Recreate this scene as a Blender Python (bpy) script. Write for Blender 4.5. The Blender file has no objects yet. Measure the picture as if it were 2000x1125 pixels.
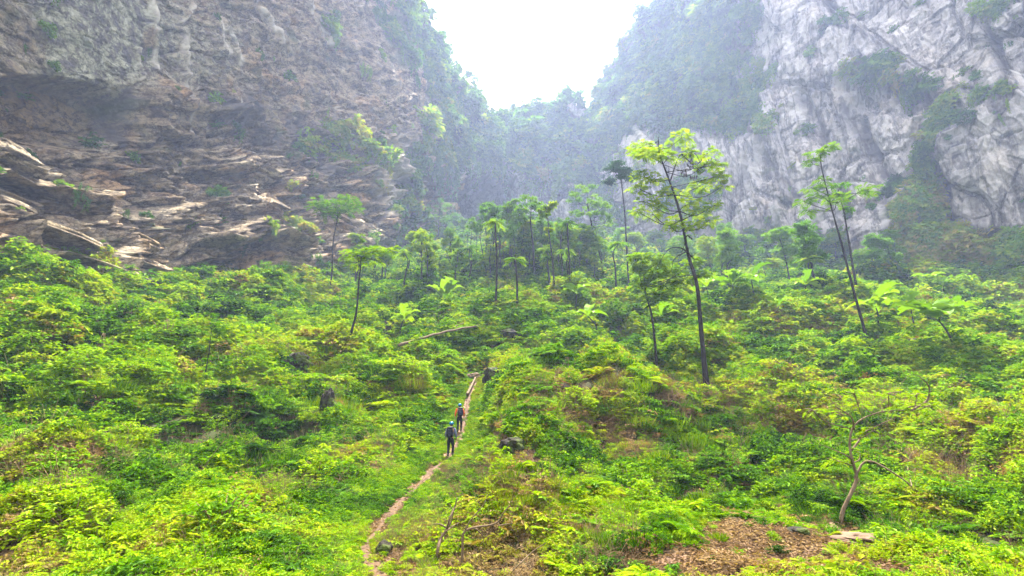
import bpy, math, random
import numpy as np
from mathutils import Vector, Matrix

R = math.radians
rng = np.random.default_rng(7)
random.seed(7)
scene = bpy.context.scene
COL = scene.collection

# ------------------------------------------------------------------ camera
PITCH = R(15.0)
F = 1000.0            # focal length in photo pixels (photo 2000 x 1125)
CX, CY = 1000.0, 562.5
cam_d = bpy.data.cameras.new('camera')
cam_d.sensor_width = 36.0
cam_d.lens = 18.0
cam_d.clip_start = 0.1
cam_d.clip_end = 5000.0
cam = bpy.data.objects.new('camera', cam_d)
cam.location = (0, 0, 0)
cam.rotation_euler = (math.pi / 2 + PITCH, 0, 0)
COL.objects.link(cam)
scene.camera = cam

# ------------------------------------------------------------------ sky, sun, exposure
SUN_EL, SUN_AZ = R(62), R(8)      # azimuth from +Y towards +X
world = bpy.data.worlds.new('World')
scene.world = world
world.use_nodes = True
wn = world.node_tree
wn.nodes.clear()
sky = wn.nodes.new('ShaderNodeTexSky')
sky.sky_type = 'NISHITA'
sky.sun_disc = False
sky.sun_elevation = SUN_EL
sky.sun_rotation = SUN_AZ
sky.air_density = 1.0
sky.dust_density = 4.0
mixw = wn.nodes.new('ShaderNodeMix')
mixw.data_type = 'RGBA'
mixw.inputs[0].default_value = 0.86       # thin white overcast veil
mixw.inputs[7].default_value = (9.5, 9.6, 9.9, 1)
bg = wn.nodes.new('ShaderNodeBackground')
bg.inputs['Strength'].default_value = 0.055
wo = wn.nodes.new('ShaderNodeOutputWorld')
wn.links.new(sky.outputs[0], mixw.inputs[6])
wn.links.new(mixw.outputs[2], bg.inputs[0])
wn.links.new(bg.outputs[0], wo.inputs[0])

sun_d = bpy.data.lights.new('sun', 'SUN')
sun_d.energy = 5.0
sun_d.angle = R(2)
sun_d.color = (1.0, 0.95, 0.85)
sun = bpy.data.objects.new('sun', sun_d)
sd = Vector((math.sin(SUN_AZ) * math.cos(SUN_EL), math.cos(SUN_AZ) * math.cos(SUN_EL), math.sin(SUN_EL)))
sun.rotation_euler = sd.to_track_quat('Z', 'Y').to_euler()
sun.location = sd * 300
COL.objects.link(sun)

scene.view_settings.view_transform = 'Standard'
scene.view_settings.look = 'None'
scene.view_settings.exposure = 3.15
scene.view_settings.gamma = 1.0
scene.cycles.max_bounces = 6
scene.cycles.diffuse_bounces = 2
scene.cycles.glossy_bounces = 1
scene.cycles.transmission_bounces = 4
scene.cycles.volume_bounces = 1
scene.cycles.transparent_max_bounces = 4
scene.cycles.caustics_reflective = False
scene.cycles.caustics_refractive = False
scene.cycles.use_denoising = True

# ------------------------------------------------------------------ pixel <-> direction
CP, SP = math.cos(PITCH), math.sin(PITCH)

def te(px, py):
    """direction of a photo pixel as (X/Y, Z/Y)"""
    u = (CY - np.asarray(py, float)) / F
    y = CP - u * SP
    z = SP + u * CP
    return (np.asarray(px, float) - CX) / F / y, z / y

def pix(P):
    """photo pixel of world points (N,3)"""
    P = np.asarray(P, float)
    zc = P[..., 1] * CP + P[..., 2] * SP
    up = -P[..., 1] * SP + P[..., 2] * CP
    zc = np.where(zc < 0.1, 0.1, zc)
    return CX + F * P[..., 0] / zc, CY - F * up / zc

def at(px, py, Y):
    t, e = te(px, py)
    return np.stack([t * Y, np.asarray(Y, float) + 0 * t, e * Y], -1)

# ------------------------------------------------------------------ noise
def _h(ix, iy, iz, s):
    n = (ix.astype(np.int64) * 374761393 + iy.astype(np.int64) * 668265263 + iz.astype(np.int64) * 2147483647 + s * 1274126177) & 0xFFFFFFFF
    n = ((n ^ (n >> 13)) * 1274126177) & 0xFFFFFFFF
    n = ((n ^ (n >> 16)) * 2246822519) & 0xFFFFFFFF
    return ((n ^ (n >> 15)) & 0xFFFFFF) / float(0xFFFFFF) * 2 - 1

def noise3(p, s=0):
    i = np.floor(p).astype(np.int64)
    f = p - i
    w = f * f * f * (f * (f * 6 - 15) + 10)
    out = 0
    for dx in (0, 1):
        for dy in (0, 1):
            for dz in (0, 1):
                ww = (w[..., 0] if dx else 1 - w[..., 0]) * (w[..., 1] if dy else 1 - w[..., 1]) * (w[..., 2] if dz else 1 - w[..., 2])
                out = out + ww * _h(i[..., 0] + dx, i[..., 1] + dy, i[..., 2] + dz, s)
    return out

def fbm(p, s=0, oct=4, gain=0.5):
    a, out, q, tot = 1.0, 0, p.astype(float), 0
    for k in range(oct):
        out = out + a * noise3(q, s + k * 17)
        tot += a
        a *= gain
        q = q * 2.03 + 5.3
    return out / tot * 1.5

def ridged(p, s=0, oct=5, gain=0.55):
    a, out, q, tot, prev = 1.0, 0, p.astype(float), 0, 1.0
    for k in range(oct):
        n = 1 - np.abs(noise3(q, s + k * 31)) * 2
        n = n * np.abs(n)
        out = out + a * n
        tot += a
        a *= gain
        q = q * 2.1 + 3.7
    return out / tot

def facet(p, s=0, tilt=0.8):
    """broken planar facets: each random cell is its own tilted plane; second value is the distance to the cell's edge"""
    i0 = np.floor(p).astype(np.int64)
    sh = p.shape[:-1]
    b1 = np.full(sh, 9.0); b2 = np.full(sh, 9.0); val = np.zeros(sh)
    for dx in (-1, 0, 1):
        for dy in (-1, 0, 1):
            for dz in (-1, 0, 1):
                c = i0 + np.array([dx, dy, dz])
                h = [_h(c[..., 0], c[..., 1], c[..., 2], s + k) for k in range(7)]
                q = c + 0.5 + 0.46 * np.stack(h[:3], -1)
                dd = p - q
                d = np.sqrt((dd ** 2).sum(-1))
                pl = h[3] + tilt * 1.6 * (dd[..., 0] * h[4] + dd[..., 1] * h[5] + dd[..., 2] * h[6])
                near = d < b1
                b2 = np.where(near, b1, np.minimum(b2, d))
                val = np.where(near, pl, val)
                b1 = np.where(near, d, b1)
    return val, b2 - b1

def V3(x, y, z):
    return np.stack(np.broadcast_arrays(x, y, z), -1).astype(float)

def sstep(a, b, x):
    t = np.clip((x - a) / (b - a), 0, 1)
    return t * t * (3 - 2 * t)

def ell(px, py, cx, cy, rx, ry, rot=0.0, soft=0.25):
    """soft-edged ellipse mask in the picture-angle domain of the base surface"""
    c, s = math.cos(R(rot)), math.sin(R(rot))
    dx, dy = px - cx, py - cy
    u, v = (dx * c + dy * s) / rx, (-dx * s + dy * c) / ry
    d = np.sqrt(u * u + v * v)
    return 1 - sstep(1 - soft, 1 + soft, d)

# ------------------------------------------------------------------ ground height
GT = np.array([-1.3, -1.0, -0.58, -0.30, -0.10, 0.10, 0.30, 0.55, 1.0, 1.4])
GYK = np.array([4, 8, 12, 18, 27, 33, 45, 60, 80, 110, 150, 200, 260, 400.])
_rows = [
    [1700, 1300, 1150, 960, 815, 748, 600, 530, 520, 505, 490, 470, 450, 440],
    [1700, 1300, 1150, 960, 825, 758, 605, 535, 525, 510, 490, 470, 450, 440],
    [1700, 1300, 1140, 990, 868, 806, 715, 645, 592, 560, 530, 500, 480, 470],
    [1700, 1300, 1140, 1000, 895, 840, 748, 678, 620, 570, 530, 500, 475, 460],
    [1750, 1300, 1150, 1010, 897, 846, 748, 680, 618, 560, 515, 480, 452, 430],
    [1700, 1300, 1150, 1010, 890, 835, 740, 672, 615, 562, 520, 485, 455, 430],
    [1700, 1250, 1125, 1020, 920, 865, 775, 700, 640, 580, 535, 500, 478, 460],
    [1700, 1250, 1110, 1030, 925, 870, 785, 710, 645, 585, 535, 505, 485, 470],
    [1700, 1250, 1120, 1020, 905, 860, 775, 700, 632, 560, 530, 510, 490, 480],
    [1700, 1250, 1120, 1010, 900, 850, 770, 690, 620, 560, 530, 510, 490, 480],
]
GE = te(0, np.array(_rows, float))[1]

def trail_px():
    return np.array([(752, 1140), (722, 1100), (712, 1072), (738, 1036), (775, 990), (815, 950), (845, 920), (872, 898),
                     (893, 866), (903, 842), (908, 815), (912, 795), (918, 768), (927, 742)], float)

BOUL = [  # (px, py, Y, rx, ry(depth), h) broad mounds of buried boulders
    (1135, 800, 33.0, 5.2, 4.5, 3.0), (1060, 860, 26.5, 2.6, 2.2, 1.6), (1225, 850, 30.0, 3.4, 3.0, 1.6),
    (985, 640, 66.0, 6, 5, 2.6), (1150, 640, 72.0, 8, 6, 3.0), (770, 780, 38.0, 3.2, 2.8, 1.4),
    (600, 700, 46.0, 4, 3.5, 2.0), (420, 830, 30.0, 2.6, 2.2, 1.2), (140, 930, 19.0, 2.6, 2.0, 1.3),
    (640, 800, 33, 1.5, 1.5, 0.9), (1420, 650, 70.0, 9, 6, 3.2), (1600, 640, 75, 9, 7, 3.0), (180, 800, 29, 3.4, 3, 1.5),
    (60, 700, 36, 3.2, 3, 1.6), (330, 700, 43, 4.5, 3, 1.5), (860, 600, 88, 7, 6, 3.0), (1000, 1010, 17.5, 1.8, 1.6, 0.6),
    (1850, 900, 28, 5, 4, 1.3), (480, 600, 70, 7, 4, 2.5), (700, 640, 62, 5, 4, 2.0), (1320, 620, 78, 6, 5, 2.5), (1700, 780, 46, 6, 4, 2.0),
]

def ground_base(X, Y):
    X = np.asarray(X, float); Y = np.asarray(Y, float)
    Yc = np.clip(Y, 4.0, 399.0)
    t = np.clip(X / Yc, GT[0], GT[-1] - 1e-6)
    ly, lk = np.log(Yc), np.log(GYK)
    j = np.clip(np.searchsorted(lk, ly) - 1, 0, len(lk) - 2)
    v = (ly - lk[j]) / (lk[j + 1] - lk[j])
    i = np.clip(np.searchsorted(GT, t) - 1, 0, len(GT) - 2)
    u = (t - GT[i]) / (GT[i + 1] - GT[i])
    u = u * u * (3 - 2 * u)
    e = (GE[i, j] * (1 - u) + GE[i + 1, j] * u) * (1 - v) + (GE[i, j + 1] * (1 - u) + GE[i + 1, j + 1] * u) * v
    z = e * Yc
    return np.where(Y < 4.0, z - (4.0 - Y) * 0.12, z)

_tr = trail_px()
def _march0(px, py):
    t, e = te(px, py)
    Y = np.exp(np.linspace(math.log(6), math.log(300), 1500))
    g = ground_base(t * Y, Y)
    k = np.argmax(g > e * Y)
    return np.array([t * Y[k], Y[k]])
TR_XY = np.array([_march0(a, b) for a, b in _tr])
BM = []
for bx_, by_, bY, brx, bry, bh in BOUL:
    t_, _e = te(bx_, by_)
    BM.append((t_ * bY, bY, brx, bry, bh))

def seg_dist(X, Y, pts):
    X = np.asarray(X, float); Y = np.asarray(Y, float)
    d = np.full(np.broadcast(X, Y).shape, 1e9)
    for a, b in zip(pts[:-1], pts[1:]):
        ab = b - a
        s = np.clip(((X - a[0]) * ab[0] + (Y - a[1]) * ab[1]) / (ab @ ab), 0, 1)
        d = np.minimum(d, np.hypot(X - a[0] - s * ab[0], Y - a[1] - s * ab[1]))
    return d

def ground(X, Y):
    X = np.asarray(X, float); Y = np.asarray(Y, float)
    z = ground_base(X, Y)
    r = np.hypot(X, Y)
    P = V3(X, Y, 0.0)
    far = sstep(40, 120, r)
    n = fbm(P / 7.0, 11, 3) * (0.55 + 1.2 * far) + fbm(P / 2.4, 12, 3) * 0.33 + ridged(P / 16.0, 13, 3) * (0.5 + 1.3 * far)
    b1 = np.abs(noise3(V3(X / 3.1, Y / 3.1, 0.3), 141)); b2 = np.abs(noise3(V3(X / 8.0, Y / 8.0, 0.7), 142)); b3 = np.abs(noise3(V3(X / 20.0, Y / 20.0, 0.1), 143))
    nr_ = sstep(9, 34, r)
    n = n * (.55 + .45 * nr_) + b1 * (.40 + 1.0 * nr_ - .4 * far) + b2 * (.5 + 1.9 * nr_) + b3 * 5.0 * far - 0.4 - 2.3 * sstep(75, 140, r)
    m = 0
    for bx, by, rx, ry, h in BM:
        wob = 1 + 0.35 * fbm(V3(X / 2.5 + bx, Y / 2.5, 1.0), 15, 2)
        d2 = ((X - bx) / rx) ** 2 + ((Y - by) / ry) ** 2
        m = m + h * np.exp(-d2 * 1.3 * wob)
    td = seg_dist(X, Y, TR_XY)
    calm = sstep(0.5, 4.5, td) * sstep(6, 14, r)
    return z + (n + m) * calm

def hit(px, py, y0=6.0, y1=330.0):
    """ground point seen at a photo pixel"""
    t, e = te(px, py)
    Y = np.exp(np.linspace(math.log(y0), math.log(y1), 2600))
    g = ground(t * Y, Y)
    w = np.nonzero(g > e * Y)[0]
    k = w[0] if len(w) else len(Y) - 1
    return np.array([t * Y[k], Y[k], g[k]])

# ------------------------------------------------------------------ mesh helpers
class MB:
    """collects vertices and faces of one mesh; 'v' is a random value per face"""
    def __init__(s):
        s.V, s.Fq, s.Ft, s.q, s.t, s.n = [], [], [], [], [], 0
    def add(s, verts, quads=None, tris=None, v=0.5):
        verts = np.asarray(verts, float).reshape(-1, 3)
        if quads is not None:
            quads = np.asarray(quads, int).reshape(-1, 4)
            s.Fq.append(quads + s.n)
            s.q.append(np.broadcast_to(np.asarray(v, float), (len(quads),)).copy())
        if tris is not None:
            tris = np.asarray(tris, int).reshape(-1, 3)
            s.Ft.append(tris + s.n)
            s.t.append(np.broadcast_to(np.asarray(v, float), (len(tris),)).copy())
        s.V.append(verts)
        s.n += len(verts)
    def mesh(s, name, mat, smooth=False):
        V = np.concatenate(s.V)
        q = np.concatenate(s.Fq) if s.Fq else np.zeros((0, 4), int)
        t = np.concatenate(s.Ft) if s.Ft else np.zeros((0, 3), int)
        me = bpy.data.meshes.new(name)
        me.vertices.add(len(V))
        me.vertices.foreach_set('co', V.astype(np.float32).ravel())
        me.loops.add(q.size + t.size)
        me.loops.foreach_set('vertex_index', np.concatenate([q.ravel(), t.ravel()]).astype(np.int32))
        me.polygons.add(len(q) + len(t))
        st = np.concatenate([np.arange(len(q)) * 4, q.size + np.arange(len(t)) * 3]).astype(np.int32)
        me.polygons.foreach_set('loop_start', st)
        me.polygons.foreach_set('use_smooth', np.full(len(st), smooth))
        me.update(calc_edges=True)
        a = me.attributes.new('v', 'FLOAT', 'FACE')
        a.data.foreach_set('value', np.concatenate(s.q + s.t).astype(np.float32))
        if mat: me.materials.append(mat)
        return me
    def build(s, name, mat, parent=None, smooth=False):
        o = bpy.data.objects.new(name, s.mesh(name, mat, smooth))
        COL.objects.link(o)
        if parent: o.parent = parent
        return o

def tag(o, label=None, cat=None, group=None, kind=None):
    if label: o['label'] = label
    if cat: o['category'] = cat
    if group: o['group'] = group
    if kind: o['kind'] = kind
    return o

def empty(name, loc, rz=0.0):
    o = bpy.data.objects.new(name, None)
    o.location = loc
    o.rotation_euler = (0, 0, rz)
    o.empty_display_size = 0.3
    COL.objects.link(o)
    return o

def tree_children(o):
    return [c for c in list(bpy.data.objects) if c.parent == o]

def copy_tree(o, parent=None, kids=None):
    c = o.copy()
    COL.objects.link(c)
    if parent: c.parent = parent
    for ch in tree_children(o):
        copy_tree(ch, c)
    return c

def norm(v):
    v = np.asarray(v, float)
    return v / np.maximum(np.linalg.norm(v, axis=-1, keepdims=True), 1e-9)

def tube(mb, pts, rad, n=6, v=0.5, cap=True):
    pts = np.asarray(pts, float)
    k = len(pts)
    rad = np.broadcast_to(np.asarray(rad, float), (k,))
    d = norm(np.gradient(pts, axis=0))
    ref = np.array([0.31, 0.95, 0.05])
    a = norm(np.cross(d, ref))
    b = np.cross(d, a)
    th = np.arange(n) / n * 2 * math.pi
    V = pts[:, None] + rad[:, None, None] * (a[:, None] * np.cos(th)[None, :, None] + b[:, None] * np.sin(th)[None, :, None])
    i = np.arange(k - 1)[:, None] * n
    j = np.arange(n)[None, :]
    j2 = (j + 1) % n
    Q = np.stack([i + j, i + j2, i + n + j2, i + n + j], -1).reshape(-1, 4)
    V = V.reshape(-1, 3)
    tr = None
    if cap:
        V = np.vstack([V, pts[0], pts[-1]])
        c0, c1 = k * n, k * n + 1
        jj = np.arange(n)
        tr = np.vstack([np.stack([np.full(n, c0), (jj + 1) % n, jj], -1),
                        np.stack([np.full(n, c1), (k - 1) * n + jj, (k - 1) * n + (jj + 1) % n], -1)])
    mb.add(V, Q, tr, v)

def smooth_path(ctrl, n):
    ctrl = np.asarray(ctrl, float)
    k = len(ctrl)
    if k < 3:
        s = np.linspace(0, 1, n)[:, None]
        return ctrl[0] * (1 - s) + ctrl[-1] * s
    P = np.vstack([2 * ctrl[0] - ctrl[1], ctrl, 2 * ctrl[-1] - ctrl[-2]])
    u = np.linspace(0, k - 1 - 1e-6, n)
    i = u.astype(int)
    f = (u - i)[:, None]
    a, b, c, d = P[i], P[i + 1], P[i + 2], P[i + 3]
    return 0.5 * ((2 * b) + (-a + c) * f + (2 * a - 5 * b + 4 * c - d) * f ** 2 + (-a + 3 * b - 3 * c + d) * f ** 3)

def leaf_quads(mb, base, d, nrm, length, width, v, fold=0.18):
    """diamond leaves, slightly folded along the midrib"""
    base, d, nrm = np.asarray(base, float), norm(d), norm(nrm)
    N = len(base)
    side = norm(np.cross(d, nrm))
    up = np.cross(side, d)
    L = np.broadcast_to(length, (N,))[:, None]
    W = np.broadcast_to(width, (N,))[:, None]
    p0 = base
    p2 = base + d * L - up * L * 0.12
    m = base + d * L * 0.45
    p1 = m + side * W * 0.5 + up * W * fold
    p3 = m - side * W * 0.5 + up * W * fold
    V = np.stack([p0, p1, p2, p3], 1).reshape(-1, 3)
    i = np.arange(N)[:, None] * 4
    T = np.concatenate([i + np.array([[0, 1, 2]]), i + np.array([[0, 2, 3]])], 1).reshape(-1, 3)
    mb.add(V, None, T, np.repeat(np.broadcast_to(v, (N,)), 2))

def rdir(n, r=rng):
    return norm(r.normal(size=(n, 3)))

# ------------------------------------------------------------------ materials
def new_mat(name):
    m = bpy.data.materials.new(name)
    m.use_nodes = True
    nt = m.node_tree
    nt.nodes.clear()
    return m, nt, (lambda t: nt.nodes.new(t)), nt.links.new

def ramp(node, stops):
    cr = node.color_ramp
    while len(cr.elements) > 1: cr.elements.remove(cr.elements[-1])
    cr.elements[0].position = stops[0][0]
    cr.elements[0].color = (*stops[0][1], 1)
    for p, c in stops[1:]:
        e = cr.elements.new(p)
        e.color = (*c, 1)

def leaf_mat(name, stops, trans=0.30, tint_from='INSTANCER', rough=0.5, gloss=0.005, vmix=0.5):
    """leaves: a colour ramp read at (tint + face random); part of the light passes through"""
    m, nt, N, L = new_mat(name)
    at1 = N('ShaderNodeAttribute'); at1.attribute_name = 'v'
    cmb = N('ShaderNodeMath'); cmb.operation = 'MULTIPLY_ADD'
    cmb.inputs[1].default_value = vmix
    L(at1.outputs['Fac'], cmb.inputs[0])
    if tint_from == 'INSTANCER':
        at2 = N('ShaderNodeAttribute'); at2.attribute_type = 'INSTANCER'; at2.attribute_name = 'tint'
        sub = N('ShaderNodeMath'); sub.operation = 'ADD'; sub.inputs[1].default_value = -vmix * 0.5
        L(at2.outputs['Fac'], sub.inputs[0])
        L(sub.outputs[0], cmb.inputs[2])
    else:
        oi = N('ShaderNodeObjectInfo')
        sub = N('ShaderNodeMath'); sub.operation = 'MULTIPLY_ADD'; sub.inputs[1].default_value = 0.4; sub.inputs[2].default_value = 0.3 - vmix * 0.5
        L(oi.outputs['Random'], sub.inputs[0])
        L(sub.outputs[0], cmb.inputs[2])
    cr = N('ShaderNodeValToRGB'); ramp(cr, stops)
    L(cmb.outputs[0], cr.inputs[0])
    df = N('ShaderNodeBsdfDiffuse'); tr = N('ShaderNodeBsdfTranslucent'); mx = N('ShaderNodeMixShader')
    mx.inputs[0].default_value = trans
    tc = N('ShaderNodeMix'); tc.data_type = 'RGBA'; tc.blend_type = 'MULTIPLY'; tc.inputs[0].default_value = 1.0
    tc.inputs[7].default_value = (1.15, 1.15, 0.4, 1)
    L(cr.outputs[0], tc.inputs[6])
    L(cr.outputs[0], df.inputs[0]); L(tc.outputs[2], tr.inputs[0])
    L(df.outputs[0], mx.inputs[1]); L(tr.outputs[0], mx.inputs[2])
    gl = N('ShaderNodeBsdfGlossy'); gl.inputs['Roughness'].default_value = rough
    mx2 = N('ShaderNodeMixShader'); mx2.inputs[0].default_value = gloss
    L(mx.outputs[0], mx2.inputs[1]); L(gl.outputs[0], mx2.inputs[2])
    out = N('ShaderNodeOutputMaterial'); L(mx2.outputs[0], out.inputs[0])
    return m

def noise_mat(name, stops, scale=3.0, detail=6, rough=0.9, bump=0.4, bdist=0.05, stretch=(1, 1, 1)):
    m, nt, N, L = new_mat(name)
    tc = N('ShaderNodeTexCoord'); mp = N('ShaderNodeMapping'); mp.inputs['Scale'].default_value = stretch
    L(tc.outputs['Object'], mp.inputs[0])
    nz = N('ShaderNodeTexNoise'); nz.inputs['Scale'].default_value = scale; nz.inputs['Detail'].default_value = detail
    nz.inputs['Roughness'].default_value = 0.65
    L(mp.outputs[0], nz.inputs['Vector'])
    cr = N('ShaderNodeValToRGB'); ramp(cr, stops); L(nz.outputs[0], cr.inputs[0])
    pb = N('ShaderNodeBsdfPrincipled'); pb.inputs['Roughness'].default_value = rough
    L(cr.outputs[0], pb.inputs['Base Color']); pb.inputs['Specular IOR Level'].default_value = 0.15
    bp = N('ShaderNodeBump'); bp.inputs['Strength'].default_value = bump; bp.inputs['Distance'].default_value = bdist
    L(nz.outputs[0], bp.inputs['Height']); L(bp.outputs[0], pb.inputs['Normal'])
    out = N('ShaderNodeOutputMaterial'); L(pb.outputs[0], out.inputs[0])
    return m

def plain_mat(name, col, rough=0.6, bump=0.0, metal=0.0):
    return noise_mat(name, [(0.3, tuple(c * 0.8 for c in col)), (0.7, tuple(min(1, c * 1.15) for c in col))], 14, 3, rough, bump, 0.01)

G_STOPS = [(0.0, (0.005, 0.020, 0.002)), (0.25, (0.028, 0.085, 0.001)), (0.45, (0.075, 0.170, 0.0005)),
           (0.62, (0.145, 0.238, 0.0005)), (0.80, (0.20, 0.262, 0.0015)), (0.90, (0.17, 0.17, 0.012)), (1.0, (0.12, 0.08, 0.022))]
M_LEAF = leaf_mat('green_leaves', G_STOPS)
M_TREE = leaf_mat('tree_leaves', G_STOPS, tint_from='OBJECT', vmix=0.45)
M_YEL = leaf_mat('yellow_green_leaves', [(0.0, (0.03, 0.08, 0.001)), (0.35, (0.075, 0.15, 0.001)), (0.7, (0.15, 0.225, 0.002)), (1, (0.26, 0.28, 0.004))],
                 tint_from='OBJECT', trans=0.5, vmix=0.5)
M_DARKLEAF = leaf_mat('dark_tree_leaves', [(0, (0.012, 0.04, 0.014)), (0.5, (0.022, 0.075, 0.022)), (1, (0.05, 0.13, 0.03))], tint_from='OBJECT', trans=0.25)
M_HAZETREE = leaf_mat('mid_green_tree_leaves', [(0, (0.028, 0.09, 0.010)), (0.5, (0.07, 0.17, 0.012)), (1, (0.15, 0.26, 0.012))], tint_from='OBJECT', trans=0.35)
M_BANANA = leaf_mat('banana_leaf', [(0, (0.045, 0.12, 0.001)), (0.5, (0.10, 0.20, 0.001)), (1, (0.17, 0.26, 0.002))], tint_from='OBJECT', trans=0.3, gloss=0.01, rough=0.4)
M_CLIMB = leaf_mat('cliff_leaves', [(0.0, (0.014, 0.045, 0.008)), (0.35, (0.045, 0.12, 0.012)), (0.6, (0.11, 0.21, 0.014)), (0.8, (0.20, 0.26, 0.02)), (1, (0.27, 0.22, 0.05))], trans=0.35)
M_TWIG = noise_mat('dry_twig', [(0.3, (0.07, 0.042, 0.02)), (0.7, (0.18, 0.12, 0.055))], 8, 3)
M_BARK = noise_mat('dark_bark', [(0.3, (0.006, 0.005, 0.004)), (0.6, (0.016, 0.012, 0.009)), (0.8, (0.04, 0.03, 0.02))], 6, 6, 0.9, 0.7, 0.05, (1, 1, 0.25))
M_BARK2 = noise_mat('pale_bark', [(0.3, (0.045, 0.03, 0.016)), (0.6, (0.11, 0.075, 0.04)), (0.8, (0.20, 0.15, 0.085))], 6, 6, 0.9, 0.7, 0.05, (1, 1, 0.3))
M_MOSSROCK = noise_mat('mossy_dark_rock', [(0.25, (0.005, 0.004, 0.003)), (0.48, (0.014, 0.011, 0.007)), (0.56, (0.03, 0.04, 0.006)), (0.8, (0.06, 0.08, 0.01))], 1.4, 10, 0.95, 0.8, 0.2)

# ------------------------------------------------------------------ ground sheet
def ground_material():
    m, nt, N, L = new_mat('ground_soil_and_moss')
    tc = N('ShaderNodeTexCoord')
    n1 = N('ShaderNodeTexNoise'); n1.inputs['Scale'].default_value = 0.35; n1.inputs['Detail'].default_value = 9; n1.inputs['Roughness'].default_value = 0.7
    n2 = N('ShaderNodeTexNoise'); n2.inputs['Scale'].default_value = 5.0; n2.inputs['Detail'].default_value = 8; n2.inputs['Roughness'].default_value = 0.75
    L(tc.outputs['Object'], n1.inputs[0]); L(tc.outputs['Object'], n2.inputs[0])
    c1 = N('ShaderNodeValToRGB'); ramp(c1, [(0.3, (0.020, 0.028, 0.006)), (0.5, (0.028, 0.034, 0.008)), (0.62, (0.032, 0.022, 0.011)), (0.8, (0.055, 0.035, 0.018))])
    L(n1.outputs[0], c1.inputs[0])
    c2 = N('ShaderNodeValToRGB'); ramp(c2, [(0.25, (0.07, 0.040, 0.022)), (0.5, (0.14, 0.085, 0.05)), (0.75, (0.24, 0.155, 0.098))])
    L(n2.outputs[0], c2.inputs[0])
    a = N('ShaderNodeAttribute'); a.attribute_name = 'bare'
    mx = N('ShaderNodeMix'); mx.data_type = 'RGBA'
    L(a.outputs['Fac'], mx.inputs[0]); L(c1.outputs[0], mx.inputs[6]); L(c2.outputs[0], mx.inputs[7])
    pb = N('ShaderNodeBsdfPrincipled'); pb.inputs['Roughness'].default_value = 0.95
    pb.inputs['Specular IOR Level'].default_value = 0.1
    L(mx.outputs[2], pb.inputs['Base Color'])
    bp = N('ShaderNodeBump'); bp.inputs['Strength'].default_value = 0.9; bp.inputs['Distance'].default_value = 0.12
    L(n2.outputs[0], bp.inputs['Height']); L(bp.outputs[0], pb.inputs['Normal'])
    out = N('ShaderNodeOutputMaterial'); L(pb.outputs[0], out.inputs[0])
    return m

BARE = [(1530, 1065, 150, 48, 6), (1360, 1105, 90, 30, 0), (1700, 1110, 90, 25, 10), (790, 1100, 100, 34, 0), (728, 1065, 34, 50, 0),
        (1010, 880, 60, 22, 35), (1640, 1040, 50, 26, 10), (20, 1085, 40, 20, -30), (1960, 950, 40, 18, 20), (850, 1100, 70, 26, 0)]
def bare_mask(P):
    px, py = pix(P)
    b = 0
    for x, y, rx, ry, ro in BARE:
        b = np.maximum(b, ell(px, py, x, y, rx, ry, ro, 0.45))
    b = b * (P[..., 1] < 60)
    td = seg_dist(P[..., 0], P[..., 1], TR_XY)
    wv = .10 * noise3(P / 1.1, 78)
    return np.maximum(b, 1 - sstep(0.24, 0.55, td + wv))

def grid_faces(nr, nc, wrap=False):
    i = np.arange(nr - 1)[:, None] * nc
    j = np.arange(nc if wrap else nc - 1)[None, :]
    j2 = (j + 1) % nc
    return np.stack([i + j, i + j2, i + nc + j2, i + nc + j], -1).reshape(-1, 4)

def polar_ground():
    az_f = np.linspace(R(-62), R(62), 620)
    az_b = np.linspace(R(62), R(298), 70)[1:-1]
    az = np.concatenate([az_f, az_b])
    r = np.concatenate([[0.5, 2, 3.5], np.exp(np.linspace(math.log(5), math.log(330), 470)), [380, 480, 650, 900]])
    A, RR = np.meshgrid(az, r)
    X, Y = RR * np.sin(A), RR * np.cos(A)
    Z = ground(X, np.minimum(Y, 399))
    Z = np.where(RR > 330, np.clip(Z, -5, 120), Z)
    P = np.stack([X, Y, Z], -1)
    mb = MB()
    mb.add(P.reshape(-1, 3), grid_faces(len(r), len(az), True)[:, ::-1])
    o = mb.build('ground', ground_material(), smooth=True)
    b = bare_mask(P.reshape(-1, 3))
    b = np.clip(b + 0.5 * fbm(P.reshape(-1, 3) / 0.8, 77, 3) * (b > 0.02), 0, 1)
    at_ = o.data.attributes.new('bare', 'FLOAT', 'POINT')
    at_.data.foreach_set('value', b.astype(np.float32))
    return tag(o, kind='structure')
polar_ground()

# trail: a trodden strip of bare soil, one sheet lying on the ground
def trail():
    P2 = smooth_path(TR_XY, 160)
    d = norm(np.gradient(P2, axis=0))
    nrm = np.stack([d[:, 1], -d[:, 0]], -1)
    mb = MB(); rows = []
    for k, s in enumerate(np.linspace(-1, 1, 7)):
        w = 0.12 + .30 * np.exp(-np.arange(160) / 14.0) + 0.08 * noise3(V3(np.arange(160) / 9.0, k * 0.0, 2.0), 3)
        xy = P2 + nrm * (s * w)[:, None]
        z = ground(xy[:, 0], xy[:, 1]) + 0.05 - 0.045 * s * s
        rows.append(np.column_stack([xy, z]))
    Q = np.array(rows)
    mb.add(Q.reshape(-1, 3), grid_faces(7, 160))
    o = mb.build('path', noise_mat('trodden_soil', [(0.25, (0.025, 0.013, 0.006)), (0.5, (0.055, 0.031, 0.015)), (0.75, (0.10, 0.06, 0.032))], 4.0, 8, 0.95, 0.8, 0.06), smooth=True)
    tag(o, kind='structure')
trail()

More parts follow.
